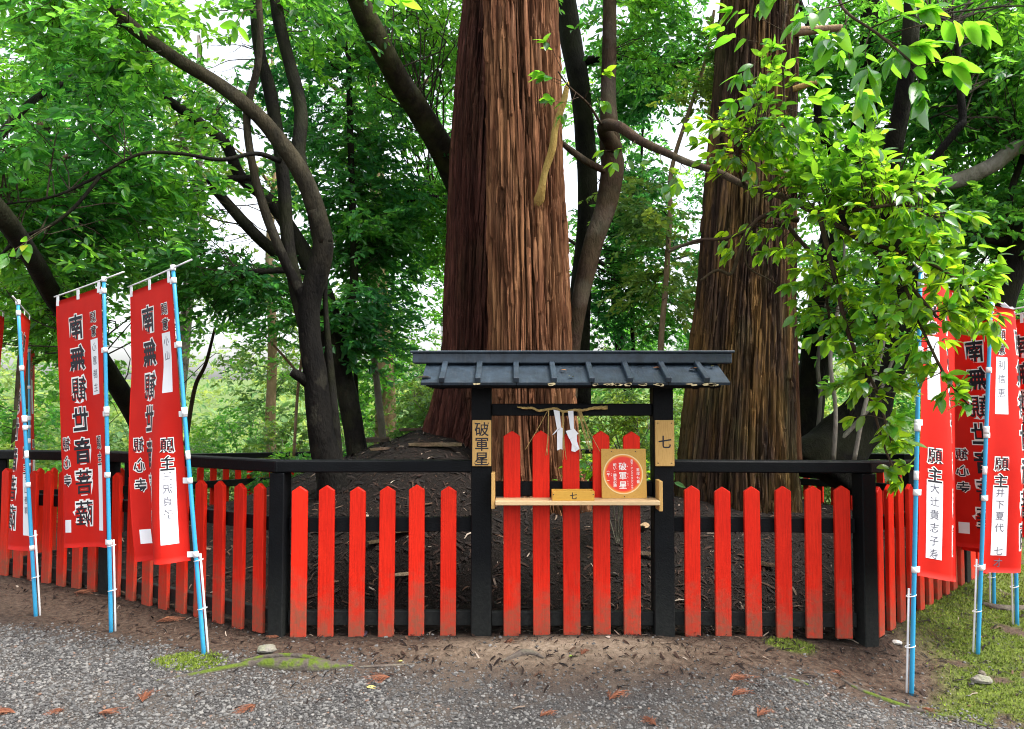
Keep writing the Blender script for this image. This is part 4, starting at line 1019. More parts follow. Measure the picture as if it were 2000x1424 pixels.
def peel_strips(t, P, Y, rows, mat, n, seed):
    r = np.random.default_rng(seed); VV = []; FF = []; PL = []; k0 = 0
    zz = np.array([W(0, py, Y).z for py, l, q in rows]); rr_ = np.array([rad(q - l, Y) for py, l, q in rows]); cx_ = np.array([W((l + q) / 2, py, Y).x for py, l, q in rows])
    for i in range(n):
        th = r.uniform(np.pi * 0.98, 2.02 * np.pi); L = r.uniform(0.25, 1.1); w = r.uniform(0.008, 0.028); z0 = r.uniform(1.2, 7.0); m = 9; f = np.linspace(0, 1, m); z = z0 + f * L
        lift = 0.012 + 0.03 * r.random() * np.where(r.random() < 0.5, f, 1 - f) ** 2.5 + 0.006 * np.sin(f * 9 + r.random() * 6); th_ = th + 0.05 * np.cumsum(r.normal(0, 0.25, m)) * 0.4
        rr2 = np.interp(z, zz, rr_) + lift; cx2 = np.interp(z, zz, cx_); wv = w * (1 - 0.7 * np.abs(2 * f - 1) ** 3)
        for sg_, dp in ((-1, 0.0), (0, 0.006), (1, 0.0)):
            a = th_ + sg_ * wv / rr2; VV.append(np.stack([cx2 + (rr2 + dp) * np.cos(a), Y + (rr2 + dp) * np.sin(a), z], -1))
        b = k0 + np.arange(m - 1)
        FF += [np.stack([b, b + m, b + m + 1, b + 1], -1), np.stack([b + m, b + 2 * m, b + 2 * m + 1, b + m + 1], -1)]; k0 += 3 * m; PL += [np.full(3 * m, r.uniform(0.2, 1.0))]
    me = np_mesh('bark_strips', np.vstack(VV), np.vstack(FF), attrs={'plate': np.concatenate(PL)}); o = link('bark_strips', me, mat, t.root); o['kind'] = 'stuff'
peel_strips(cA, PA, 7.25, [(1090, 962, 1160), (900, 961, 1130), (690, 961, 1108), (600, 960, 1104), (300, 956, 1093), (0, 949, 1079), (-200, 944, 1070)][::1], M_CEDAR, 150, 1)
peel_strips(cB, PB, 8.25, [(860, 830, 1010), (780, 850, 1010), (690, 866, 1012), (600, 868, 1014), (300, 881, 1020), (0, 904, 1030), (-200, 919, 1036)], M_CEDARR, 70, 2)
peel_strips(cC, PC, 7.9, [(1010, 1328, 1552), (880, 1338, 1545), (690, 1358, 1545), (600, 1368, 1544), (300, 1392, 1548), (0, 1417, 1553), (-200, 1434, 1556)], M_CEDARG, 130, 3)
# broken ochre branch stub hanging on the front cedar, and short dead snags
cA.limb([(1050, 400, 26, 6.95), (1056, 376, 17, 6.84), (1064, 338, 13, 6.79), (1079, 290, 15, 6.74), (1085, 250, 12, 6.71), (1101, 200, 14, 6.66), (1107, 172, 10, 6.62), (1110, 160, 3, 6.61)], M_STUB, 'broken_branch', 14, 0.22, node=False)
cC.limb([(1550, 62, 20, 7.6), (1600, 58, 16, 7.5), (1645, 54, 13, 7.4)], M_BARKT, 'dead_snag', 8, 0.1, node=False)
cC.limb([(1548, 175, 13, 7.6), (1575, 166, 11, 7.5), (1596, 160, 9, 7.45)], M_STUB, 'dead_snag', 8, 0.1, node=False)
# a hanging strip of bark at the right foot of the right hand cedar
cC.limb([(1560, 905, 16, 7.7), (1556, 820, 14, 7.75), (1553, 700, 12, 7.8), (1551, 560, 7, 7.85)], M_CEDAR, 'bark_strip', 8, 0.2, node=False)
for t in (cA, cB, cC): t.finish(M_LEAFD, M_BARKB)

# ------------------------------------------------------------------ broadleaf trees of the grove
def B(px, py, Y, rx, ry, rz, n): return (W(px, py, Y), rx, ry, rz, n)
# forked tree left of the gate
x = W(640, 945, 6.6)
t = Tree('forked_tree', (x.x, 6.6, gz(x.x, 6.6)), 'dark forked tree left of the gate with a sawn stub, limbs curving to upper left')
t.limb([(655, 985, 70, 6.6), (646, 930, 57, 6.6), (626, 830, 49, 6.6), (616, 740, 45, 6.6), (605, 660, 42, 6.6), (605, 590, 45, 6.6), (621, 530, 45, 6.58), (631, 475, 40, 6.55), (617, 410, 36, 6.5)], M_FORK, 'trunk', 20, 0.16)
t.limb([(631, 475, 39, 6.55), (617, 410, 37, 6.5), (592, 345, 36, 6.45), (556, 290, 34, 6.4), (500, 222, 30, 6.3), (420, 160, 27, 6.2), (340, 112, 26, 6.1), (262, 55, 26, 6.0), (195, -10, 25, 5.95), (150, -70, 24, 5.9)], M_FORK, 'limb', 16, 0.14)
t.limb([(612, 650, 16, 6.63), (600, 605, 24, 6.60), (585, 570, 22, 6.55), (552, 500, 19, 6.45), (520, 420, 18, 6.4), (495, 330, 16, 6.35), (482, 225, 15, 6.3), (503, 130, 14, 6.25), (508, 40, 13, 6.2), (498, -60, 12, 6.2)], M_FORK, 'limb', 10)
t.limb([(612, 690, 30, 6.68), (594, 620, 32, 6.74), (578, 560, 28, 6.8), (562, 470, 25, 6.85), (553, 350, 26, 6.9), (543, 270, 24, 6.95), (525, 170, 26, 7.0), (505, 90, 22, 7.0), (494, -60, 20, 7.0)], M_BARKD, 'limb', 10)
t.limb([(592, 350, 34, 6.5), (583, 300, 28, 6.55), (588, 220, 26, 6.6), (570, 140, 25, 6.65), (545, 40, 24, 6.7), (532, -60, 24, 6.75)], M_BARKD, 'limb', 10)
t.limb([(618, 760, 30, 6.6), (604, 748, 26, 6.58), (588, 737, 21, 6.54), (570, 726, 18, 6.5)], M_FORK, 'sawn_stub', 12, 0.12, node=False)
t.limb([(548, 315, 11, 6.4), (500, 300, 9, 6.25), (430, 312, 8, 6.1), (350, 300, 7, 6.0), (270, 302, 6.5, 5.9), (180, 350, 6, 5.85), (100, 385, 5, 5.8), (0, 400, 4, 5.7)], M_BARKD, 'branch', 8, 0.06)
t.limb([(662, 960, 28, 6.7), (652, 800, 19, 6.75), (640, 660, 13, 6.8), (636, 560, 8, 6.8), (650, 470, 5, 6.8)], M_BARKD, 'limb', 8, 0.06)
t.limb([(195, 345, 7, 5.85), (150, 400, 7, 5.8), (100, 440, 7, 5.75), (40, 465, 6, 5.7), (0, 500, 4, 5.7)], M_BARKD, 'branch', 8, 0.06)
t.crown([B(200, 120, 6.4, 1.2, 0.9, 0.75, 26), B(90, 330, 6.2, 1.0, 0.9, 0.7, 20), B(300, 380, 6.6, 1.0, 0.8, 0.5, 18), B(120, 20, 6.6, 1.3, 1.0, 0.7, 22), B(400, -60, 6.6, 1.6, 1.0, 0.7, 12), B(640, 20, 7.4, .5, .6, .5, 8), B(150, 500, 6.6, .9, .7, .3, 16)], 0.095, 21)
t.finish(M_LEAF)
# second dark trunk behind it
x = W(700, 880, 8.3)
t = Tree('leaning_tree', (x.x, 8.3, gz(x.x, 8.3)), 'nearly black trunk close behind the forked tree, bending left as it rises')
t.limb([(708, 930, 46, 8.3), (694, 860, 40, 8.3), (678, 770, 40, 8.3), (655, 690, 48, 8.3), (640, 610, 44, 8.3), (616, 540, 40, 8.3), (580, 470, 32, 8.2), (530, 395, 26, 8.1), (470, 345, 22, 8.0), (440, 280, 22, 7.9), (390, 240, 20, 7.9), (320, 190, 18, 7.8), (220, 130, 14, 7.7)], M_BARKD, 'trunk', 12)
t.limb([(655, 690, 30, 8.3), (690, 560, 18, 8.5), (688, 400, 14, 8.6), (684, 250, 13, 8.7), (680, 100, 11, 8.7)], M_BARKD, 'limb', 8)
t.limb([(545, 500, 24, 8.2), (500, 460, 24, 8.0), (455, 410, 22, 7.9), (412, 362, 18, 7.8)], M_BARKD, 'limb', 8)
t.limb([(490, 348, 14, 8.0), (440, 350, 14, 7.9), (405, 355, 12, 7.8)], M_BARKD, 'branch', 8)
t.limb([(600, 535, 12, 8.2), (560, 528, 14, 8.0), (495, 532, 13, 7.8), (470, 540, 9, 7.7)], M_BARKD, 'branch', 8)
t.crown([B(300, 220, 8.4, 1.4, 1.0, 0.8, 24), B(690, 300, 8.8, 0.9, 0.8, 0.9, 40), B(740, 480, 8.8, 0.7, 0.8, 0.6, 30), B(430, 560, 8.2, 1.0, 0.8, 0.45, 26), B(620, 90, 8.8, 1.0, 0.9, 0.8, 26), B(700, 640, 8.4, .5, .5, .45, 18), B(300, 450, 8.3, 1.1, .8, .6, 20)], 0.095, 22)
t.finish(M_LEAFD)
# leaning trunk at the far left
x = W(285, 872, 9.0)
t = Tree('leaning_tree', (x.x, 9.0, gz(x.x, 9.0)), 'black trunk leaning far to the left behind the two left banners')
t.limb([(300, 900, 44, 9.0), (272, 828, 38, 8.8), (195, 700, 36, 7.8), (112, 590, 38, 6.6), (60, 500, 36, 5.8), (0, 415, 38, 5.3), (-80, 320, 36, 5.1), (-160, 200, 32, 5.0), (-200, 60, 30, 5.0)], M_BARKD, 'trunk', 12)
t.limb([(60, 510, 16, 5.9), (40, 400, 14, 7.0), (90, 260, 14, 8.5), (130, 120, 12, 8.4), (120, 0, 11, 8.4)], M_BARKD, 'limb', 8)
t.limb([(-60, 345, 20, 5.15), (60, 200, 14, 6.6), (190, 120, 12, 8.0), (260, 20, 11, 7.9)], M_BARKD, 'limb', 8)
t.crown([B(60, 120, 8.6, 1.5, 1.0, 1.0, 28), B(60, 420, 8.6, 1.1, 1.0, 0.9, 22), B(180, 500, 8.4, 1.1, .9, .45, 22), B(40, 560, 8.2, .8, .7, .5, 20), B(60, 680, 9.0, .7, .7, .4, 12)], 0.095, 23)
t.finish(M_LEAF)
# mossy limb crossing behind the cedars at the top
x = W(965, 850, 9.6)
t = Tree('leaning_tree', (x.x, 9.6, gz(x.x, 9.6)), 'mossy green brown trunk slanting up left from behind the cedars')
t.limb([(985, 860, 60, 9.6), (960, 640, 56, 9.6), (925, 450, 54, 9.6), (880, 325, 52, 8.9), (828, 232, 48, 8.3), (780, 158, 46, 7.8), (738, 80, 46, 7.3), (700, 0, 42, 6.9), (665, -90, 40, 6.6)], M_BARKM, 'trunk', 14)
t.limb([(870, 390, 16, 9.6), (820, 385, 14, 9.4), (780, 408, 10, 9.3)], M_BARKD, 'branch', 8)
t.crown([B(800, 60, 9.8, 1.1, 1.0, 0.9, 40), B(830, 430, 9.9, .6, .9, .9, 34), B(740, -60, 9.4, 1.4, 1.0, .8, 10)], 0.095, 24)
t.finish(M_LEAF)
# dark trunk and smooth brown trunk right of the cedar
x = W(1130, 760, 10.0)
t = Tree('dark_trunk_tree', (x.x, 10.0, gz(x.x, 10.0)), 'straight blackish trunk between the front cedar and the brown curved trunk')
t.limb([(1128, 800, 52, 10.0), (1132, 600, 42, 10.0), (1148, 400, 40, 10.0), (1136, 200, 40, 10.0), (1112, 60, 44, 10.0), (1095, -60, 44, 10.0), (1080, -200, 40, 10)], M_BARKD, 'trunk', 12)
t.limb([(1140, 120, 18, 10), (1220, 110, 16, 9.9), (1300, 130, 13, 9.8), (1400, 100, 10, 9.8)], M_BARKD, 'limb', 8)
t.crown([B(1270, 150, 10.2, .9, 1.0, 1.0, 44), B(1270, 460, 10.4, .8, .9, .9, 36), B(1250, 640, 10.4, .8, .8, .5, 26), B(1180, -60, 10, 1.4, 1.0, .8, 10)], 0.095, 25)
t.finish(M_LEAFD)
x = W(1120, 740, 8.2)
t = Tree('curved_tree', (x.x, 8.2, gz(x.x, 8.2)), 'smooth brown curved tree beside the cedar sending a leafy bough toward the right banners')
t.limb([(1112, 790, 30, 8.2), (1118, 690, 29, 8.2), (1130, 600, 33, 8.15), (1158, 480, 40, 8.1), (1184, 400, 42, 8.1), (1196, 330, 46, 8.05), (1192, 285, 44, 8.0), (1188, 200, 31, 8.0), (1190, 100, 29, 8.0), (1191, 0, 27, 8.0), (1194, -120, 26, 8.0)], M_BARKB, 'trunk', 14)
t.limb([(1185, 335, 14, 8.0), (1150, 318, 14, 7.9), (1118, 296, 13, 7.8), (1096, 278, 10, 7.7)], M_BARKB, 'branch', 8)
t.limb([(1200, 290, 34, 7.95), (1178, 250, 26, 7.6), (1205, 246, 22, 7.2), (1250, 275, 18, 6.7), (1300, 298, 15, 6.2), (1345, 318, 14, 5.7), (1400, 335, 14, 5.2), (1455, 362, 13, 4.8), (1530, 385, 13, 4.5), (1600, 420, 12, 4.2), (1680, 470, 10, 4.0), (1760, 540, 8, 3.85), (1830, 620, 6, 3.75)], M_BARKB, 'bough', 10, 0.08, node=False)
BOUGH = t
# right side trees
x = W(1575, 900, 9.2)
t = Tree('vine_wrapped_tree', (x.x, 9.2, gz(x.x, 9.2)), 'dark vine wrapped trunk directly right of the wide grey cedar')
t.limb([(1565, 930, 62, 9.2), (1580, 800, 56, 9.2), (1598, 650, 54, 9.2), (1620, 500, 52, 9.2), (1655, 360, 50, 9.2), (1690, 220, 44, 9.2), (1700, 60, 40, 9.2), (1690, -100, 36, 9.2)], M_BARKD, 'trunk', 12)
t.limb([(1590, 910, 8, 8.9), (1602, 780, 8, 8.9), (1598, 700, 8, 8.95), (1620, 560, 7, 9.0)], M_BARKG, 'vine', 6)
t.limb([(1660, 340, 24, 9.2), (1600, 250, 16, 9.0), (1600, 120, 13, 8.9), (1560, 0, 11, 8.8)], M_BARKD, 'limb', 8)
t.crown([B(1650, 120, 9.4, 1.1, 1.0, 0.9, 36), B(1660, 330, 9.6, 0.9, .9, .8, 26), B(1630, 620, 9.2, .5, .6, .6, 16), B(1700, -80, 9.2, 1.4, 1, .8, 10)], 0.1, 27)
t.finish(M_LEAF)
x = W(1640, 900, 8.6)
t = Tree('bent_tree', (x.x, 8.6, gz(x.x, 8.6)), 'thick black trunk with splayed foot bending right behind the right corner post')
t.limb([(1600, 925, 150, 8.6), (1640, 865, 120, 8.6), (1690, 800, 84, 8.55), (1730, 720, 66, 8.5), (1762, 620, 54, 8.3), (1765, 500, 46, 8.0), (1740, 400, 40, 7.7), (1742, 310, 36, 7.4), (1758, 220, 32, 7.2), (1775, 110, 30, 7.0), (1780, 0, 28, 6.9), (1780, -120, 26, 6.8)], M_BARKD, 'trunk', 24, 0.30)
t.limb([(1742, 420, 20, 7.7), (1800, 340, 16, 7.4), (1868, 255, 15, 7.2), (1880, 230, 15, 7.2), (1872, 150, 13, 7.2), (1865, 60, 11, 7.2), (1820, 30, 9, 7.2)], M_BARKD, 'limb', 8)
t.limb([(1605, 895, 10, 8.4), (1660, 840, 9, 8.3), (1710, 780, 8, 8.3), (1745, 700, 7, 8.3)], M_BARKG, 'vine', 6)
t.limb([(1640, 880, 16, 8.4), (1655, 820, 14, 8.35), (1700, 720, 12, 8.3), (1716, 600, 9, 8.3)], M_BARKD, 'vine', 6)
t.crown([B(1850, 120, 8.9, 1.1, 1.0, 0.85, 36), B(1800, 320, 9.2, 1.0, .9, .7, 24), B(1950, 250, 8.8, .9, .9, .9, 26), B(1850, -80, 8.4, 1.5, 1.0, .7, 10)], 0.1, 28)
t.finish(M_LEAF)
x = W(1850, 900, 8.0)
t = Tree('bent_tree', (x.x, 8.0, gz(x.x, 8.0)), 'black trunk leaning out to the right edge above the right banners')
t.limb([(1828, 930, 80, 8.0), (1860, 840, 66, 8.0), (1900, 740, 60, 7.95), (1935, 640, 58, 7.9), (1965, 540, 60, 7.8), (2005, 450, 62, 7.7), (2060, 370, 56, 7.6), (2120, 260, 50, 7.5)], M_BARKD, 'trunk', 14, 0.12)
t.limb([(1990, 480, 24, 7.8), (1900, 460, 14, 7.6), (1840, 450, 10, 7.4)], M_BARKD, 'limb', 8)
t.limb([(2080, 330, 36, 7.6), (2000, 285, 30, 7.5), (1940, 322, 30, 7.5), (1880, 350, 30, 7.6), (1825, 362, 28, 7.7), (1800, 366, 24, 7.75)], M_BARKG, 'limb', 12)
t.limb([(1985, 500, 20, 7.8), (1970, 400, 14, 7.7), (2000, 300, 12, 7.6)], M_BARKD, 'limb', 8)
t.crown([B(1920, 430, 8.0, .8, .8, .5, 34), B(1960, 100, 7.8, .9, .9, .9, 36), B(2100, 200, 7.6, 1.0, 1, 1, 20), B(1900, 560, 8.4, .7, .6, .4, 20)], 0.1, 29)
t.finish(M_LEAF)

# ------------------------------------------------------------------ trees and shrubs farther back
BK = [  # px, Y, trunk width px, lean px, material, label, leaf material
    (735, 13.0, 42, 0, M_BARKT, 'pale tan straight trunk in the background left of the cedars', M_LEAF),
    (345, 13.5, 26, 6, M_BARKG, 'slim grey trunk behind the banner on the leaning pole', M_LEAFP),
    (545, 14.5, 20, -4, M_BARKT, 'thin tan trunk in the background left of the forked tree', M_LEAFP),
    (165, 15.0, 24, -20, M_BARKD, 'dark slim trunk far behind the second banner from the left', M_LEAF),
    (30, 13.0, 30, 10, M_BARKB, 'brown background trunk at the left edge of the grove', M_LEAF),
    (850, 15.5, 26, 14, M_BARKD, 'dark background trunk between tan trunk and cedars', M_LEAFD),
    (1235, 14.0, 24, -10, M_BARKD, 'dark background trunk in the gap right of the curved tree', M_LEAF),
    (1420, 16.0, 30, 0, M_BARKG, 'grey background trunk mostly hidden by the wide cedar', M_LEAFD),
    (1690, 14.0, 30, 20, M_BARKD, 'dark background trunk behind the bent black tree', M_LEAF),
    (1860, 15.0, 28, 14, M_BARKB, 'brown background trunk behind the right banners', M_LEAF),
    (2010, 12.5, 34, -10, M_BARKD, 'dark background trunk at the right edge', M_LEAF)]
rb_ = np.random.default_rng(77)
for i, (px, Y, w, ln, mt, lb, lm) in enumerate(BK):
    x = W(px, 800, Y); zb = gz(x.x, Y); h = rb_.uniform(8.5, 11)
    base = Vector((x.x, Y, zb)); r0 = rad(w, Y)
    t = Tree('background_tree', base, lb, 'tree', 'trees farther back in the grove')
    tip = base + Vector((ln * 0.05, rb_.uniform(-.4, .4), h))
    pts = [base - Vector((0, 0, 0.2))] + [base.lerp(tip, f) + Vector((rb_.normal(0, 0.07), rb_.normal(0, .07), 0)) for f in (0.15, 0.35, 0.55, 0.75)] + [tip]
    t.limb3(pts, [r0 * 1.35, r0, r0 * .9, r0 * .75, r0 * .5, r0 * .25], mt, 'trunk', 10, 0.08)
    for k in range(4):
        f = rb_.uniform(0.3, 0.75); a = rb_.uniform(0, 6.28); q = base.lerp(tip, f); L_ = rb_.uniform(1.0, 2.0)
        e = q + Vector((math.cos(a) * L_, math.sin(a) * L_, rb_.uniform(0.5, 1.4)))
        t.limb3([q, q.lerp(e, 0.5) + Vector((0, 0, 0.1)), e], [r0 * .4, r0 * .28, r0 * .12], mt, 'limb', 6, 0.05)
    bl = []
    for z in (1.9, 3.3, 4.7, 6.1, 7.6):
        f = max(0.05, (z - zb) / h); q = base.lerp(tip, min(1, f))
        bl.append((Vector((q.x + rb_.normal(0, .4), q.y + rb_.normal(0, .4), z + rb_.normal(0, .25))), rb_.uniform(1.3, 1.9), 1.5, 0.75, (18 if z < 3 else 13) if z < 7 else 6))
    t.crown(bl, 0.115, 300 + i, six=False, ns=11, nl=13, gaps=1.0)
    t.finish(lm)
# slender pale sapling right of the roof
x = W(1290, 880, 8.8)
t = Tree('sapling', (x.x, 8.8, gz(x.x, 8.8)), 'slender pale sapling in the bright gap right of the curved tree', 'sapling')
t.limb([(1288, 900, 13, 8.8), (1290, 690, 12, 8.8), (1300, 560, 11, 8.8), (1308, 430, 10, 8.8), (1312, 330, 9, 8.8), (1345, 220, 8, 8.7), (1380, 110, 7, 8.6), (1395, 20, 6, 8.5)], M_BARKT, 'trunk', 8)
t.limb([(1302, 490, 7, 8.8), (1350, 475, 7, 8.5), (1420, 465, 6, 8.2)], M_BARKT, 'branch', 6)
t.crown([B(1330, 560, 8.8, .45, .5, .35, 8), B(1270, 430, 8.8, .35, .4, .5, 8), B(1370, 150, 8.6, .4, .4, .5, 10)], 0.09, 31, gaps=.5)
t.finish(M_LEAFP)

SAP = [([(750, 880, 15), (733, 720, 13), (716, 570, 11), (703, 400, 8), (700, 250, 5)], 9.7, M_BARKG, 'grey sapling in front of the tan trunk', [(730, 480), (690, 300)]),
       ([(704, 890, 9), (694, 720, 8), (690, 560, 6), (676, 440, 4)], 9.2, M_BARKD, 'dark thin sapling right of the forked tree', [(670, 480), (710, 600)]),
       ([(574, 890, 6), (582, 760, 6), (596, 650, 5), (600, 560, 3)], 9.4, M_BARKT, 'thin tan sapling left of the forked tree foot', [(600, 620)]),
       ([(640, 890, 6), (600, 760, 6), (540, 680, 5), (500, 640, 3)], 9.8, M_BARKT, 'thin slanting sapling crossing behind the forked tree', [(520, 660)]),
       ([(362, 870, 9), (380, 760, 8), (402, 710, 7), (420, 640, 5)], 9.9, M_BARKB, 'crooked brown sapling beside the leaning blue pole', [(420, 660)]),
       ([(1628, 900, 9), (1632, 800, 8), (1622, 690, 8), (1645, 560, 6), (1650, 460, 4)], 7.6, M_BARKG, 'pale stem standing right of the wide cedar', [(1650, 520)]),
       ([(1668, 900, 8), (1690, 790, 8), (1722, 690, 6), (1735, 600, 4)], 7.5, M_BARKG, 'slanting pale stem in front of the bent black trunk', [(1730, 640)]),
       ([(1238, 720, 9), (1234, 560, 8), (1248, 400, 6), (1256, 250, 4)], 11.0, M_BARKD, 'thin dark stem in the gap beside the curved tree', [(1250, 420), (1240, 560)])]
for i, (pts, Y, mt, lb, tips) in enumerate(SAP):
    x = W(pts[0][0], pts[0][1], Y)
    t = Tree('sapling', (x.x, Y, gz(x.x, Y)), lb, 'sapling', 'slim saplings on the mound')
    t.limb([(a, b, w, Y - 0.05 * k) for k, (a, b, w) in enumerate(pts)], mt, 'trunk', 8, 0.1)
    t.crown([(W(a, b, Y - 0.1), 0.5, 0.4, 0.35, 5) for a, b in tips], 0.09, 700 + i, ns=6, nl=9, gaps=0.6, branch_r=0.004)
    t.finish(M_LEAF)

SHR = [(250, 11.3, 1.0), (420, 12.0, 1.3), (560, 12.8, 1.5), (640, 11.4, 0.9), (800, 12.4, 1.6), (880, 11.6, 1.2), (470, 15.5, 1.8), (300, 16, 1.7), (120, 12.0, 1.3), (700, 16, 2.0),
       (1240, 11.6, 1.5), (1330, 12.4, 1.6), (1260, 16, 2.1), (1640, 12.6, 1.4), (1740, 11.9, 1.3), (1850, 12.3, 1.4), (1960, 11.5, 1.5), (1560, 16, 2.0), (20, 14.5, 1.7)]
SPL = ['left of the slim grey trunk', 'between the second and third banner', 'left of the forked tree', 'just right of the forked tree', 'left of the cedar foot', 'close beside the cedar foot', 'deep behind the forked tree',
       'deep behind the leaning left trunk', 'behind the first two banners', 'deep behind the tan trunk', 'seen through the gate, left', 'behind the sapling', 'deep in the gap right of the curved tree', 'right of the wide cedar foot',
       'under the bent black trunk', 'behind the front right banner', 'behind the right edge banners', 'deep behind the wide cedar', 'deep at the left edge']
for i, ((px, Y, h), lb) in enumerate(zip(SHR, SPL)):
    x = W(px, 800, Y); zb = gz(x.x, Y); base = Vector((x.x, Y, zb))
    t = Tree('shrub', base, 'pale green leafy undergrowth shrub ' + lb, 'shrub', 'undergrowth shrubs behind the mound')
    for k in range(5):
        a = rb_.uniform(0, 6.28); e = base + Vector((math.cos(a) * 0.6, math.sin(a) * 0.5, h * rb_.uniform(0.6, 1.0)))
        t.limb3([base, base.lerp(e, .5) + Vector((rb_.normal(0, .08), 0, 0.1)), e], [0.018, 0.012, 0.006], M_BARKG, 'stem', 5, 0)
    t.crown([(base + Vector((0, 0, h * 0.62)), 1.05, 0.9, h * 0.6, 34)], 0.10, 400 + i, six=False, ns=9, nl=12, gaps=0.6, branch_r=0.007)
    t.finish(M_LEAFP if i % 3 else M_LEAF, M_BARKG)
# leafy plant inside the gate
x = W(1205, 990, 6.1); base = Vector((x.x, 6.1, gz(x.x, 6.1)))
t = Tree('young_plant', base, 'small glossy leafed plant behind the gate pickets', 'plant')
for px, py in ((1150, 900), (1185, 870), (1240, 890), (1255, 930), (1165, 960), (1215, 905)):
    t.limb3([base, base.lerp(W(px, py, 6.0), .5) + Vector((0, 0, .05)), W(px, py, 6.0)], [0.006, 0.005, 0.003], M_BARKG, 'stem', 5, 0)
t.crown([(W(1200, 905, 6.0), 0.26, 0.2, 0.18, 9)], 0.085, 500, ns=4, nl=6, gaps=0, branch_r=0.003, offs=0.1)
t.finish(M_BOUGH, M_BARKG)

# ------------------------------------------------------------------ the far wood on the slope
rw = np.random.default_rng(5); n = 2000
yy = rw.uniform(22, 75, n); xx = rw.uniform(-1, 1, n) * yy * 0.95
hh = rw.uniform(0.3, 1.0, n) ** 1.2 * np.interp(yy, [22, 40, 75], [3.0, 4.5, 6.0])
Cf = np.stack([xx, yy, g_z(xx, yy) + hh], -1); kf = open_gaps(Cf, rw, 0.8); Cf = Cf[kf]
az = rw.uniform(0, 6.28, len(Cf)); Df = np.stack([np.cos(az), np.sin(az), rw.normal(0, .3, len(Cf))], -1)
Cf = np.repeat(Cf, 3, 0) + rw.normal(0, 0.9, (len(Cf) * 3, 3)); Df = np.repeat(Df, 3, 0) + rw.normal(0, .6, Cf.shape)
V, F, rn, TV, TF = leaf_cloud(Cf, Df, 12, 0.45, rw, wratio=0.5, six=False, jit=0.7)
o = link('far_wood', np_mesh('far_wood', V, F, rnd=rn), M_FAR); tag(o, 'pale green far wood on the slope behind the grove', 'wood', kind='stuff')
BOUGH.nodes = [W(1190, y, 8.0) for y in (200, 100, 0, -60)]
BOUGH.crown([B(1270, 40, 8.2, .7, .7, .6, 14), B(1180, -100, 8.2, 1.2, 1.0, .7, 8)], 0.095, 26)
BOUGH.finish(M_LEAF, M_TWIG)

# ------------------------------------------------------------------ the near bough with its big leaves
def leaf_shape(seed, curl, fold):
    r = np.random.default_rng(seed); rows = 7; V = []
    for i in range(rows):
        t = i / (rows - 1); w = 0.235 * math.sin(math.pi * min(1, 0.04 + t ** 0.85 * 0.955)) ** 0.8
        y = t; z = -curl * t * t
        V += [(-w, y, z + fold * w * 2), (0, y, z), (w, y, z + fold * w * 2)]
    F = []
    for i in range(rows - 1):
        a = i * 3; F += [[a, a + 1, a + 4, a + 3], [a + 1, a + 2, a + 5, a + 4]]
    return np.array(V, float), np.array(F)
LS = [leaf_shape(1, 0.12, 0.14), leaf_shape(2, 0.22, 0.10), leaf_shape(3, 0.05, 0.20), leaf_shape(4, 0.30, 0.14)]
def bough_leaf_mat():
    t = NT('bough leaf, one colour each'); oi = t.n('ShaderNodeObjectInfo')
    r = oi.outputs['Random']
    st = [(0.0, (0.015, 0.08, 0.025)), (0.35, (0.03, 0.14, 0.025)), (0.75, (0.065, 0.22, 0.025)), (0.97, (0.11, 0.28, 0.02)), (1.0, (0.45, 0.36, 0.03))]
    c = t.ramp(r, st); p = t.principled(c, 0.22, None, 0.6); tr = t.n('ShaderNodeBsdfTranslucent')
    t.put(tr.inputs['Color'], t.ramp(r, [(0.0, (0.20, 0.58, 0.025)), (1.0, (0.44, 0.88, 0.05))]))
    mx = t.n('ShaderNodeMixShader'); mx.inputs[0].default_value = 0.52
    t.l(p, mx.inputs[1]); t.l(tr.outputs[0], mx.inputs[2]); return t.done(mx.outputs[0])
M_BOUGHO = bough_leaf_mat()
LSM = []
for V, F in LS:
    me = np_mesh('leaf', V, F, smooth=True); me.materials.append(M_BOUGHO); LSM.append(me)
rl = np.random.default_rng(91)
LEAVES = []      # (matrix, apparent size)
def put_leaf(p, d, L, up=None):
    d = Vector(d).normalized(); n = Vector(up if up is not None else (0, 0, 1)) + Vector(rl.normal(0, 0.45, 3)); s = d.cross(n)
    if s.length < 1e-4: s = Vector((1, 0, 0))
    s.normalize(); n = s.cross(d)
    k = L * rl.uniform(0.75, 1.2); wf = rl.uniform(0.85, 1.2)
    M = Matrix((s * k * wf, d * k, n * k)).transposed().to_4x4(); M.translation = Vector(p); LEAVES.append((M, k / max(0.5, Vector(p).y)))
btw = Join()
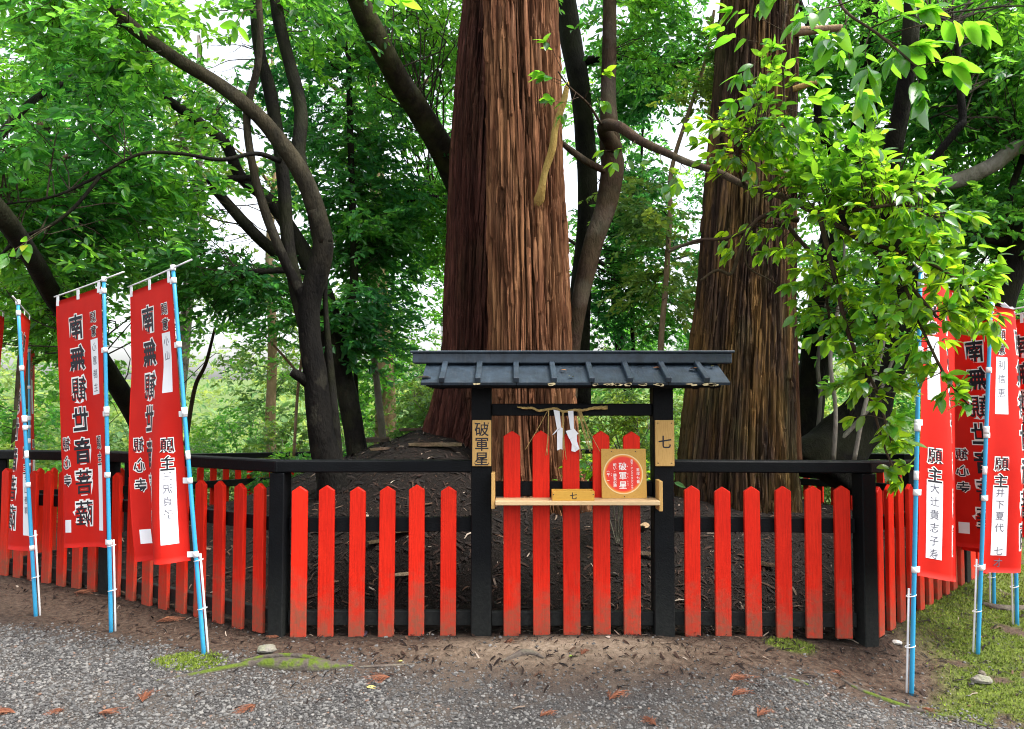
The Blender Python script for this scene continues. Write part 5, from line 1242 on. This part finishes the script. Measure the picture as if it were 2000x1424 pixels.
def leafy_twig(P, r0, L, n_along, n_tip, start=0.35):
    """thin twig through P with leaves along it and a whorl at its tip"""
    C = catmull([tuple(p) for p in P], 24)
    V, F, F3 = tube(P, [r0 * (1 - 0.75 * i / (len(P) - 1)) for i in range(len(P))], 5, 14, 0); btw.add(V, F, F3)
    T = unit(np.gradient(C, axis=0))
    for k in range(n_along):
        f = start + (1 - start) * (k + rl.random()) / n_along; i = min(23, int(f * 23)); a = rl.uniform(0.5, 1.1); ax = rl.uniform(0, 6.28)
        t = Vector(T[i]); s = t.cross(Vector((0, 0, 1))); s = s.normalized() if s.length > 1e-3 else Vector((1, 0, 0)); u = s.cross(t)
        d = t * math.cos(a) + (s * math.cos(ax) + u * math.sin(ax) * 0.6) * math.sin(a) - Vector((0, 0, rl.uniform(0.05, 0.5)))
        put_leaf(C[i], d, L)
    t = Vector(T[-1])
    s = t.cross(Vector((0, 0, 1))); s = s.normalized() if s.length > 1e-3 else Vector((1, 0, 0)); u = s.cross(t)
    for k in range(n_tip):
        ax = 6.283 * (k + rl.random() * 0.5) / max(1, n_tip); a = rl.uniform(0.35, 1.15)
        d = t * math.cos(a) + (s * math.cos(ax) + u * math.sin(ax) * 0.7) * math.sin(a) - Vector((0, 0, rl.uniform(0.1, 0.6)))
        put_leaf(C[-1] - T[-1] * rl.uniform(0, 0.03), d, L)
def blimb(pts, nm='branch'):
    BOUGH.limb(pts, M_BARKB, nm, 8, 0.06, node=False)
    return [Vector(c) for c in catmull([tuple(W(a, b, y)) for a, b, w, y in pts], len(pts) * 8)]
main = [Vector(c) for c in catmull([tuple(W(a, b, y)) for a, b, y in ((1400, 335, 5.2), (1455, 362, 4.8), (1530, 385, 4.5), (1600, 420, 4.2), (1680, 470, 4.0), (1760, 540, 3.85), (1830, 620, 3.75))], 50)]
main += blimb([(1600, 420, 9, 4.2), (1680, 410, 8, 4.0), (1760, 400, 6, 3.9), (1815, 420, 4, 3.85)])
main += blimb([(1680, 470, 9, 4.0), (1780, 500, 8, 3.9), (1860, 540, 6, 3.8), (1920, 600, 4, 3.7)])
main += blimb([(1600, 420, 10, 4.2), (1630, 540, 9, 4.1), (1660, 660, 8, 4.0), (1710, 760, 6, 3.95), (1740, 860, 4, 3.9)])
main += blimb([(1530, 385, 10, 4.5), (1540, 440, 9, 4.4), (1600, 520, 8, 4.3), (1620, 620, 5, 4.2)])
main += blimb([(1760, 540, 7, 3.85), (1800, 640, 6, 3.8), (1850, 740, 5, 3.75), (1900, 800, 3, 3.7)])
main += blimb([(1455, 362, 9, 4.8), (1440, 320, 7, 4.6), (1450, 280, 6, 4.5), (1480, 250, 4, 4.4)])
main += blimb([(1660, 660, 6, 4.0), (1700, 780, 5, 4.0), (1730, 880, 4, 3.95), (1760, 940, 3, 3.9)])
# bare twigs reaching left across the wide cedar
blimb([(1560, 430, 12, 4.4), (1500, 420, 10, 4.4), (1462, 450, 9, 4.4), (1440, 505, 8, 4.4), (1427, 535, 7, 4.4), (1400, 528, 6, 4.4), (1368, 548, 5, 4.4)])
blimb([(1480, 440, 7, 4.4), (1420, 465, 7, 4.5), (1360, 470, 6, 4.6), (1305, 492, 5, 4.7)])
blimb([(1452, 470, 5, 4.4), (1460, 520, 4, 4.4), (1500, 545, 3, 4.4), (1515, 555, 3, 4.4)])
ZON = [(1440, 270, 4.5, .26, .2, .20, 30), (1620, 270, 4.1, .30, .2, .14, 20), (1720, 330, 3.95, .30, .2, .14, 20), (1500, 160, 4.3, .24, .15, .22, 12), (1550, 310, 4.3, .32, .25, .20, 38), (1640, 380, 4.1, .33, .25, .20, 34), (1750, 420, 3.9, .32, .25, .18, 34), (1700, 520, 4.0, .35, .25, .22, 34), (1830, 530, 3.8, .32, .25, .18, 28),
       (1640, 600, 4.1, .30, .25, .22, 24), (1750, 640, 3.85, .30, .25, .22, 25), (1890, 630, 3.75, .16, .2, .16, 11), (1700, 740, 3.95, .28, .2, .2, 18), (1780, 740, 3.8, .20, .2, .16, 9), (1860, 760, 3.75, .12, .1, .08, 4), (1740, 850, 3.9, .1, .1, .12, 7), (1765, 925, 3.9, .06, .05, .06, 3), (1480, 470, 4.4, .28, .2, .15, 12), (1600, 540, 4.25, .15, .1, .1, 6)]
MN = np.array([tuple(m) for m in main])
for px, py, Y, rx, ry, rz, n in ZON:
    n = int(n * 1.4); c = np.array(tuple(W(px, py, Y)))
    for k in range(n):
        e = c + unit(rl.normal(0, 1, (1, 3)))[0] * rl.random() ** 0.4 * np.array([rx, ry, rz]) * 1.22
        i = int(np.argmin(np.linalg.norm(MN - e, axis=1) * (1 + 0.3 * rl.random(len(MN))))); p0 = MN[i]; v = e - p0
        m_ = p0 + v * 0.5 + np.array([0, 0, 0.06 * np.linalg.norm(v)]) + rl.normal(0, 0.02, 3)
        leafy_twig([p0, m_, e], 0.003, 0.080, 3, int(rl.integers(3, 6)), 0.5)
# leaves hanging into the top of the picture, nearer the camera
top = blimb([(1194, -100, 20, 8.0), (1380, -190, 16, 6.0), (1540, -120, 12, 4.4), (1620, -40, 8, 3.3), (1650, 20, 6, 3.0), (1720, 70, 5, 2.85), (1790, 130, 4, 2.75)])
for pts, na, nt in (([(1640, 10, 3.0), (1600, 20, 2.95), (1560, 40, 2.9)], 2, 3), ([(1660, 30, 3.0), (1640, 60, 2.95), (1620, 80, 2.9)], 2, 3), ([(1720, 70, 2.85), (1760, 90, 2.8), (1800, 90, 2.75)], 3, 4),
                    ([(1760, 110, 2.8), (1790, 150, 2.75), (1800, 190, 2.7)], 2, 4), ([(1700, 55, 2.9), (1760, 30, 2.8), (1810, 20, 2.75)], 3, 4), ([(1690, 50, 2.9), (1740, 90, 2.85), (1750, 110, 2.8)], 1, 2),
                    ([(1640, 0, 3.0), (1560, -20, 3.0), (1500, -10, 3.0)], 3, 3), ([(1700, 55, 2.9), (1690, 100, 2.85), (1700, 140, 2.8)], 2, 3), ([(1790, 130, 2.75), (1840, 120, 2.7), (1870, 130, 2.7)], 2, 3), ([(1640, 10, 3.0), (1700, -10, 2.9), (1770, -10, 2.8)], 3, 3)):
    leafy_twig([W(*p) for p in pts], 0.003, 0.105, na + 1, nt + 2, 0.35)
hang = blimb([(1540, -120, 7, 4.4), (1536, 0, 5, 4.3), (1527, 80, 4, 4.3), (1530, 150, 4, 4.3), (1533, 230, 3, 4.3)])
for pts, na, nt in (([(1527, 100, 4.3), (1500, 85, 4.2), (1440, 75, 4.1), (1405, 55, 4.1)], 3, 4), ([(1530, 60, 4.3), (1470, 30, 4.2), (1420, 20, 4.2)], 3, 3), ([(1532, 170, 4.3), (1560, 160, 4.2), (1600, 150, 4.1)], 2, 4), ([(1533, 200, 4.3), (1580, 190, 4.2), (1620, 195, 4.1)], 2, 4),
                    ([(1533, 230, 4.3), (1520, 235, 4.2), (1500, 235, 4.2)], 1, 2), ([(1530, 120, 4.3), (1560, 110, 4.2), (1590, 90, 4.1)], 1, 3), ([(1536, 10, 4.3), (1560, 10, 4.2), (1590, 20, 4.1)], 1, 3), ([(1527, 90, 4.3), (1480, 120, 4.2), (1440, 150, 4.1)], 2, 3), ([(1530, 140, 4.3), (1480, 180, 4.2), (1430, 200, 4.1)], 2, 3), ([(1533, 210, 4.3), (1600, 230, 4.2), (1660, 220, 4.0)], 3, 4), ([(1530, 60, 4.3), (1590, 60, 4.1), (1640, 110, 3.9)], 3, 3), ([(1650, 20, 3.0), (1660, 120, 3.0), (1690, 190, 3.0)], 3, 3), ([(1720, 70, 2.85), (1850, 40, 2.8), (1920, 60, 2.8)], 3, 3)):
    leafy_twig([W(*p) for p in pts], 0.0025, 0.105, na + 2, nt + 2, 0.4)
fr = blimb([(1178, 250, 6, 7.5), (1150, 205, 5, 7.0), (1112, 170, 4, 6.5), (1090, 140, 3, 6.3)])
for pts, na, nt in (([(1120, 178, 6.6), (1095, 165, 6.4), (1060, 150, 6.3)], 2, 3), ([(1112, 170, 6.5), (1080, 100, 6.4), (1065, 80, 6.3)], 2, 3), ([(1130, 190, 6.7), (1100, 200, 6.5), (1075, 195, 6.4)], 2, 4), ([(1140, 195, 6.8), (1160, 160, 6.6), (1185, 140, 6.5)], 2, 4),
                    ([(1100, 160, 6.4), (1075, 150, 6.3), (1050, 140, 6.2)], 2, 3), ([(1150, 205, 7.0), (1170, 190, 6.8), (1180, 200, 6.7)], 1, 4), ([(1125, 180, 6.6), (1110, 215, 6.5), (1095, 228, 6.4)], 1, 3)):
    leafy_twig([W(*p) for p in pts], 0.0035, 0.125, na, nt, 0.4)
sml = [(1240, 275, 6.6), (1290, 300, 6.2), (1215, 262, 7.0), (1330, 320, 5.8)]
for px, py, Y in sml:
    for k in range(2):
        leafy_twig([W(px, py, Y), W(px + rl.uniform(-25, 25), py + rl.uniform(10, 30), Y - .1), W(px + rl.uniform(-40, 40), py + rl.uniform(20, 60), Y - .15)], 0.003, 0.11, 1, 4, 0.5)
for pts, na, nt in (([(1308, 430, 8.7), (1318, 415, 8.6), (1312, 405, 8.5)], 1, 3),): leafy_twig([W(*p) for p in pts], 0.003, 0.15, na, nt, 0.4)
LEAVES.sort(key=lambda q: -q[1])
for k, (M, s_) in enumerate(LEAVES[:300]):
    o = bpy.data.objects.new('leaf', LSM[k % 4]); COL.objects.link(o); o.parent = BOUGH.root
    o.matrix_local = Matrix.Translation(-BOUGH.root.location) @ M
jl = Join(); kk = 0
for k, (M, s_) in enumerate(LEAVES[300:]):
    V, F = LS[k % 4]; A = np.array(M); jl.add(V @ A[:3, :3].T + A[:3, 3], F, None, float(rl.random()))
o = link('bough_leaves', jl.mesh('bough_leaves', True), M_BOUGH, BOUGH.root); o['kind'] = 'stuff'
o = link('bough_twigs', btw.mesh('bough_twigs', True), M_BARKB, BOUGH.root); o['kind'] = 'stuff'
# a few leaves hanging in at the top left, from the forked tree's limb side
ft = [q for q in bpy.data.objects if q.name == 'forked_tree'][0]
LEAVES = []; btw = Join()
for pts, na, nt in (([(508, 20, 6.2), (480, 20, 5.0), (470, 35, 4.2), (462, 55, 4.0)], 2, 4), ([(508, 0, 6.2), (560, -60, 5), (700, -30, 4.2), (745, 5, 4.0)], 3, 4), ([(720, -20, 4.1), (760, -10, 4.0), (785, 5, 3.95)], 2, 3),
                    ([(100, 440, 5.75), (60, 462, 5.2), (50, 480, 5.0)], 2, 5), ([(100, 440, 5.75), (40, 480, 5.1), (10, 500, 5.0)], 2, 5)):
    leafy_twig([W(*p) for p in pts], 0.004, 0.115, na, nt, 0.6)
for k, (M, s_) in enumerate(LEAVES):
    o = bpy.data.objects.new('leaf', LSM[k % 4]); COL.objects.link(o); o.parent = ft; o.matrix_local = Matrix.Translation(-ft.location) @ M
o = link('hanging_twigs', btw.mesh('hanging_twigs', True), M_BARKB, ft); o['kind'] = 'stuff'

# ------------------------------------------------------------------ litter, moss, roots, stones, fallen leaves
def chips(n, fx_, lmin, lmax, seed, wr=(0.04, 0.14), curve=0.2):
    r = np.random.default_rng(seed); x, y = fx_(r, n); z = g_z(x, y); n = len(x)
    e = 0.02; nx = -(g_z(x + e, y) - z) / e; ny = -(g_z(x, y + e) - z) / e; N = unit(np.stack([nx, ny, np.ones(n)], -1))
    a = r.uniform(0, 6.283, n); d = np.stack([np.cos(a), np.sin(a), np.zeros(n)], -1); d = unit(d - N * np.sum(d * N, -1, keepdims=True) + N * r.normal(0, 0.28, (n, 1)))
    s = np.cross(N, d); L = lmin * (lmax / lmin) ** (r.random(n) ** 2.2); w = L * r.uniform(*wr, n)
    p = np.stack([x, y, z], -1) + N * r.uniform(0.002, 0.012, (n, 1))
    L = L[:, None]; w = w[:, None]; bend = s * L * r.normal(0, curve, (n, 1))
    Q = np.stack([p - d * L * .5 - s * w, p - d * L * .5 + s * w, p + bend * .4 + s * w + N * L * .06, p + bend * .4 - s * w + N * L * .06, p + d * L * .5 + s * w * .5, p + d * L * .5 - s * w * .5], 1)
    F = np.array([[0, 1, 2, 3], [3, 2, 4, 5]])[None] + (np.arange(n) * 6)[:, None, None]
    return np_mesh('litter', Q.reshape(-1, 3), F.reshape(-1, 4), rnd=np.repeat(r.random(n), 2))
def in_mound(r, n):
    x = r.uniform(-5, 5, n * 3); y = 5.0 + 4.6 * r.random(n * 3) ** 1.5; d = enc_dist(x, y); k = d > 0.0; return x[k][:n], y[k][:n]
def in_strip(r, n):
    x = r.uniform(-4.3, 4.2, n * 4); y = r.uniform(3.9, 7, n * 4); d = enc_dist(x, y)
    k = (d < 0.02) & (d > -0.95) & (r.random(n * 4) < np.exp(d * 1.6) * (1 - 0.75 * m_gravel(x, y))); return x[k][:n], y[k][:n]
o = link('mound_litter', chips(32000, in_mound, 0.015, 0.11, 61), M_LITTER); tag(o, 'brown cedar needles and bark scraps covering the mound', 'litter', kind='stuff')
o = link('path_litter', chips(9000, in_strip, 0.012, 0.07, 62), M_LITTER); tag(o, 'brown needles and scraps on the dirt outside the fence', 'litter', kind='stuff')
def moss_blades(n, seed):
    r = np.random.default_rng(seed); x = np.concatenate([r.uniform(1.6, 5.2, n), r.uniform(-2.4, -1.6, n // 8)]); y = np.concatenate([r.uniform(3.8, 7.6, n), r.uniform(4.4, 4.85, n // 8)])
    d = enc_dist(x, y); k = r.random(len(x)) < m_moss(x, y, d) ** 1.5; x, y = x[k], y[k]; n = len(x); z = g_z(x, y)
    a = r.uniform(0, 6.28, n); h = r.uniform(0.006, 0.020, n); w = r.uniform(0.003, 0.007, n); p = np.stack([x, y, z - 0.002], -1)
    s = np.stack([np.cos(a), np.sin(a), 0 * a], -1) * w[:, None]; tp = p + np.stack([r.normal(0, 0.006, n), r.normal(0, .006, n), h], -1)
    V = np.stack([p - s, p + s, tp], 1).reshape(-1, 3); F = np.arange(n * 3).reshape(-1, 3)
    cl = np.clip(0.7 * fbm(x * 6, y * 6, 71) + 0.5 * r.random(n) - 0.05, 0, 1)
    return np_mesh('moss', V, F, rnd=cl)
o = link('moss_carpet', moss_blades(110000, 63), M_MOSS); tag(o, 'yellow green moss carpet under the right banners and beside posts', 'moss', kind='stuff')

def ground_thing(name, label, cat, me, mat, group=None):
    o = link(name, me, mat); return tag(o, label, cat, group)
def root_pts(pts, lift=0.0):
    out = []
    for px, py in pts:
        p = WZ(px, py, -0.08)
        for _ in range(4): p = WZ(px, py, gz(p.x, p.y))
        out.append(Vector((p.x, p.y, gz(p.x, p.y) + lift)))
    return out
def root(name, pts, rr, label, mat, lift=0.0, rough=0.35):
    P = root_pts(pts, lift); V, F, F3 = tube(P, rr, 12, len(P) * 10, rough, seed=pts[0][0] * 0.01)
    return ground_thing(name, label, 'root', np_mesh(name, V, [F, F3], smooth=True), mat)
root('mossy_root', [(300, 1330), (380, 1318), (450, 1306), (500, 1300), (560, 1304), (620, 1306), (670, 1304), (690, 1303)], [0.006, 0.014, 0.02, 0.03, 0.05, 0.045, 0.022, 0.006], 'long moss covered root hump on the gravel at lower left', M_ROOT, 0.0)
root('mossy_root', [(470, 1296), (520, 1288), (580, 1288), (630, 1296), (660, 1302)], [0.006, 0.014, 0.02, 0.014, 0.006], 'thin mossy root running just above the long root hump', M_ROOT, 0.01)
root('root', [(700, 1306), (760, 1304), (810, 1303)], [0.006, 0.012, 0.006], 'flat dark root right of the mossy hump', M_ROOTB)
root('root', [(980, 1306), (1010, 1298), (1022, 1290), (1040, 1298), (1062, 1308)], [0.008, 0.022, 0.03, 0.022, 0.008], 'gnarled bare root knot in front of the gate', M_ROOTB, 0.004, 0.5)
root('mossy_root', [(1525, 1322), (1560, 1332), (1590, 1345)], [0.006, 0.014, 0.006], 'short mossy root below the right fence panel', M_ROOT)
root('mossy_root', [(1640, 1325), (1680, 1348), (1740, 1372), (1800, 1390), (1870, 1405), (1940, 1422)], [0.006, 0.016, 0.018, 0.014, 0.012, 0.006], 'long thin mossy root running to the lower right corner', M_ROOT)
root('root', [(1920, 1180), (1960, 1190), (2010, 1190)], [0.02, 0.035, 0.03], 'dark root emerging from the moss at the right edge', M_ROOTB)
def rock(label, px, py, s, mat, seed, sz=(1, 0.8, 0.55)):
    b = bmesh.new(); bmesh.ops.create_icosphere(b, subdivisions=3, radius=1.0); r = random.Random(seed)
    for v in b.verts:
        c = v.co; f = 1 + 0.35 * (fbm(np.array([c.x * 1.5 + seed]), np.array([c.y * 1.5 + c.z * 1.9]), seed, 3)[0] - 0.47) * 2; v.co = Vector((c.x * f * sz[0] * s, c.y * f * sz[1] * s, max(-0.3, c.z) * f * sz[2] * s))
    p = root_pts([(px, py)])[0]; bmesh.ops.translate(b, vec=p + Vector((0, 0, s * sz[2] * 0.3)), verts=b.verts)
    return ground_thing('stone', label, 'stone', bm_mesh('stone', b, False), mat)
rock('flat grey green stone on the dirt below the left corner post', 520, 1272, 0.062, M_ROCK, 3, (1, .8, .5))
rock('mossy grey stone at the edge of the moss on the right', 1916, 1330, 0.055, M_ROCK, 5, (1.2, .8, .6))
rock('dark small stone on top of the mossy stone at right', 1918, 1318, 0.026, M_ROOTB, 8, (1, .8, .8))
rock('small white stone beside the right corner post', 1752, 1260, 0.035, M_ROCKW, 9, (1, .7, .5))
rock('half buried pale stone beside the left gate post', 975, 1226, 0.04, M_ROCK, 12, (.8, .6, .9))

def sprig_mesh(seed):
    r = np.random.default_rng(seed); j = Join()
    for k in range(16):
        a = r.normal(0, 0.34); L = r.uniform(0.10, 0.22); c = r.normal(0, 0.25)
        P = [(0, 0, 0.008)] + [(L * f * math.cos(a + c * f), L * f * math.sin(a + c * f), 0.008 + 0.012 * math.sin(f * 3) + 0.003 * k % 0.01) for f in (0.35, 0.7, 1.0)]
        V, F, F3 = tube(P, [0.0014, 0.0019, 0.0016, 0.0007], 4, 9, 0); j.add(V, F, F3, float(r.random()))
        for m in range(7):
            f = r.uniform(0.2, 0.95); q = np.array([L * f * math.cos(a + c * f), L * f * math.sin(a + c * f), 0.01]); b = a + c * f + r.choice([-1, 1]) * r.uniform(.3, .7); l2 = r.uniform(.012, .03)
            V, F, F3 = tube([q, q + np.array([math.cos(b) * l2, math.sin(b) * l2, r.uniform(0, .012)])], [0.0014, 0.0007], 3, 3, 0); j.add(V, F, F3, float(r.random()))
    me = j.mesh('cedar_sprig'); me.materials.append(M_SPRIG); return me
SPM = [sprig_mesh(i) for i in (1, 2, 3)]
SPR = [(30, 1395, 'at the lower left corner'), (125, 1388, 'beside the corner one at lower left'), (192, 1396, 'third from the lower left corner'), (278, 1374, 'on the gravel below the leaning blue pole'), (500, 1380, 'on gravel below the mossy root hump'),
       (762, 1326, 'right of the mossy root hump'), (1135, 1308, 'next to the green fallen leaf'), (1190, 1370, 'large, on gravel below the gate'), (1425, 1332, 'on the dirt edge below the right fence panel'), (1430, 1362, 'on gravel below the right fence panel'), (1282, 1420, 'cut by the bottom edge near the middle'),
       (1800, 1385, 'beside the long thin root at lower right'), (305, 1218, 'on dirt between the second and third blue poles'), (545, 1246, 'at the foot of the left corner post'), (145, 1160, 'below the left side fence'), (1480, 1402, 'near the bottom edge right of centre'), (1055, 1402, 'near the bottom edge below the gate'), (1640, 1312, 'below the right corner post'), (1000, 1250, 'under the first gate picket')]
rs = random.Random(12)
for i, (px, py, lb) in enumerate(SPR):
    p = root_pts([(px, py)], 0.002)[0]; o = bpy.data.objects.new('cedar_sprig', SPM[i % 3]); COL.objects.link(o); o.location = p
    o.rotation_euler = (0, 0, rs.uniform(0, 6.28)); o.scale = (rs.uniform(.45, .95),) * 3
    tag(o, 'dry orange brown cedar sprig ' + lb, 'sprig', 'dry cedar sprigs on the ground')
FLM = {}
def fallen(label, px, py, mat, L=0.07, Y=None, z=None, yaw=None, tiltx=0.0):
    k = mat.name
    if k not in FLM:
        V, F = LS[len(FLM) % 4]; me = np_mesh('fallen_leaf', V, F, smooth=True); me.materials.append(mat); FLM[k] = me
    o = bpy.data.objects.new('fallen_leaf', FLM[k]); COL.objects.link(o)
    if Y is None: p = root_pts([(px, py)], 0.006)[0]
    else: p = W(px, py, Y) if z is None else Vector((W(px, py, Y).x, Y, z))
    o.location = p; o.scale = (L,) * 3; o.rotation_euler = (tiltx, rs.uniform(-.2, .2), rs.uniform(0, 6.28) if yaw is None else yaw)
    tag(o, label, 'leaf')
fallen('bright green fallen leaf on the dirt below the gate', 1112, 1308, M_GLEAF, 0.085, yaw=-1.2)
fallen('curled yellow fallen leaf on gravel below the mossy hump', 716, 1344, M_YLEAF, 0.07, yaw=-1.5)
fallen('small yellow fallen leaf beside the flat dark root', 786, 1298, M_YLEAF, 0.05, yaw=1.2)
fallen('grey purple fallen leaf under the third left panel picket', 712, 1244, M_GREYLEAF, 0.13, yaw=0.4)
fallen('orange fallen leaf on the dirt near the leaning pole', 330, 1206, M_OLEAF, 0.06)
fallen('pale fallen leaf under the last gate picket', 1190, 1248, M_PALELEAF, 0.06)
def roof_z(y): return RZ0 + (RZ1 - RZ0) * abs(y - GATE_Y) / RDY + 0.018
for lb, px, y, m, L in (('long whitish fallen leaf on the left end of the gate roof', 842, GATE_Y - 0.27, M_PALELEAF, 0.10), ('orange leaf on the gate roof in the third bay from the left', 1093, GATE_Y - 0.16, M_OLEAF, 0.05), ('yellow leaf stuck on the eave in the middle of the roof', 1120, GATE_Y - 0.26, M_YLEAF, 0.045),
                        ('brown leaf clump on the right part of the gate roof', 1346, GATE_Y - 0.14, M_OLEAF, 0.075), ('brown leaf left of the right roof clump', 1292, GATE_Y - 0.12, M_OLEAF, 0.055), ('small yellow leaf at the right end of the gate roof', 1390, GATE_Y - 0.09, M_YLEAF, 0.045)):
    fallen(lb, px, 740, m, L, Y=y, z=roof_z(y), yaw=rs.uniform(1.2, 1.9) if 'long' in lb else None, tiltx=-0.0 + math.atan2(RZ0 - RZ1, RDY) * 0.9 if 'long' not in lb else 0.1)
# bark slabs and pale leaves on the mound
def slab(label, px, py, L, w, yaw, m):
    p = None
    best = 1e9
    for Y in np.linspace(5.3, 9.5, 240):
        q = W(px, py, Y); e = abs(q.z - gz(q.x, Y))
        if e < best - 1e-4: best = e; p = q
        if e < 0.02: p = q; break
    n = 9; r = random.Random(px); V = []; F = []
    for i in range(n):
        t = i / (n - 1) - 0.5
        for s_, zz in ((-1, 0), (-.4, .3), (.4, .3), (1, 0)): V.append((t * L + r.uniform(-.004, .004), s_ * w * (1 - 1.2 * t * t) + r.uniform(-.003, .003), zz * w + 0.012 + r.uniform(0, .004)))
    for i in range(n - 1):
        for k in range(3): a = i * 4 + k; F.append([a, a + 1, a + 5, a + 4])
    me = np_mesh('bark_piece', V, np.array(F), smooth=False); me.materials.append(m)
    b = bmesh.new(); b.from_mesh(me); bmesh.ops.solidify(b, geom=list(b.faces), thickness=0.006); b.to_mesh(me); b.free()
    o = bpy.data.objects.new('bark_piece', me); COL.objects.link(o); o.location = p; o.rotation_euler = (0.35, 0, yaw)
    tag(o, label, 'bark', 'bark slabs lying on the mound')
for a in (('weathered bark slab at the left shoulder of the mound', 733, 862, .32, .07, 0.4, M_BARKB), ('long reddish bark slab beside the cedar foot', 800, 842, .34, .035, 0.9, M_BARKB), ('thin bark slab on the mound left of the gate', 745, 880, .3, .03, 0.8, M_BARKB),
          ('dark bark slab lying level on the mound above the rail', 850, 872, .5, .04, 0.05, M_BARKB), ('brown bark slab between the third and fourth left pickets', 733, 1062, .16, .022, 0.9, M_BARKB), ('broad bark slab between the fourth and fifth left pickets', 787, 1040, .2, .03, 0.5, M_BARKB),
          ('orange bark slab behind the last gate picket', 1258, 1030, .16, .03, 1.2, M_BARKT), ('reddish bark slab low behind the left panel', 795, 1125, .18, .02, 0.3, M_BARKT), ('grey bark slab low behind the gate right side', 1262, 1085, .2, .025, -.3, M_BARKB), ('dark red bark slab at the right of the mound', 1490, 1105, .22, .025, -.8, M_BARKB)):
    slab(*a)
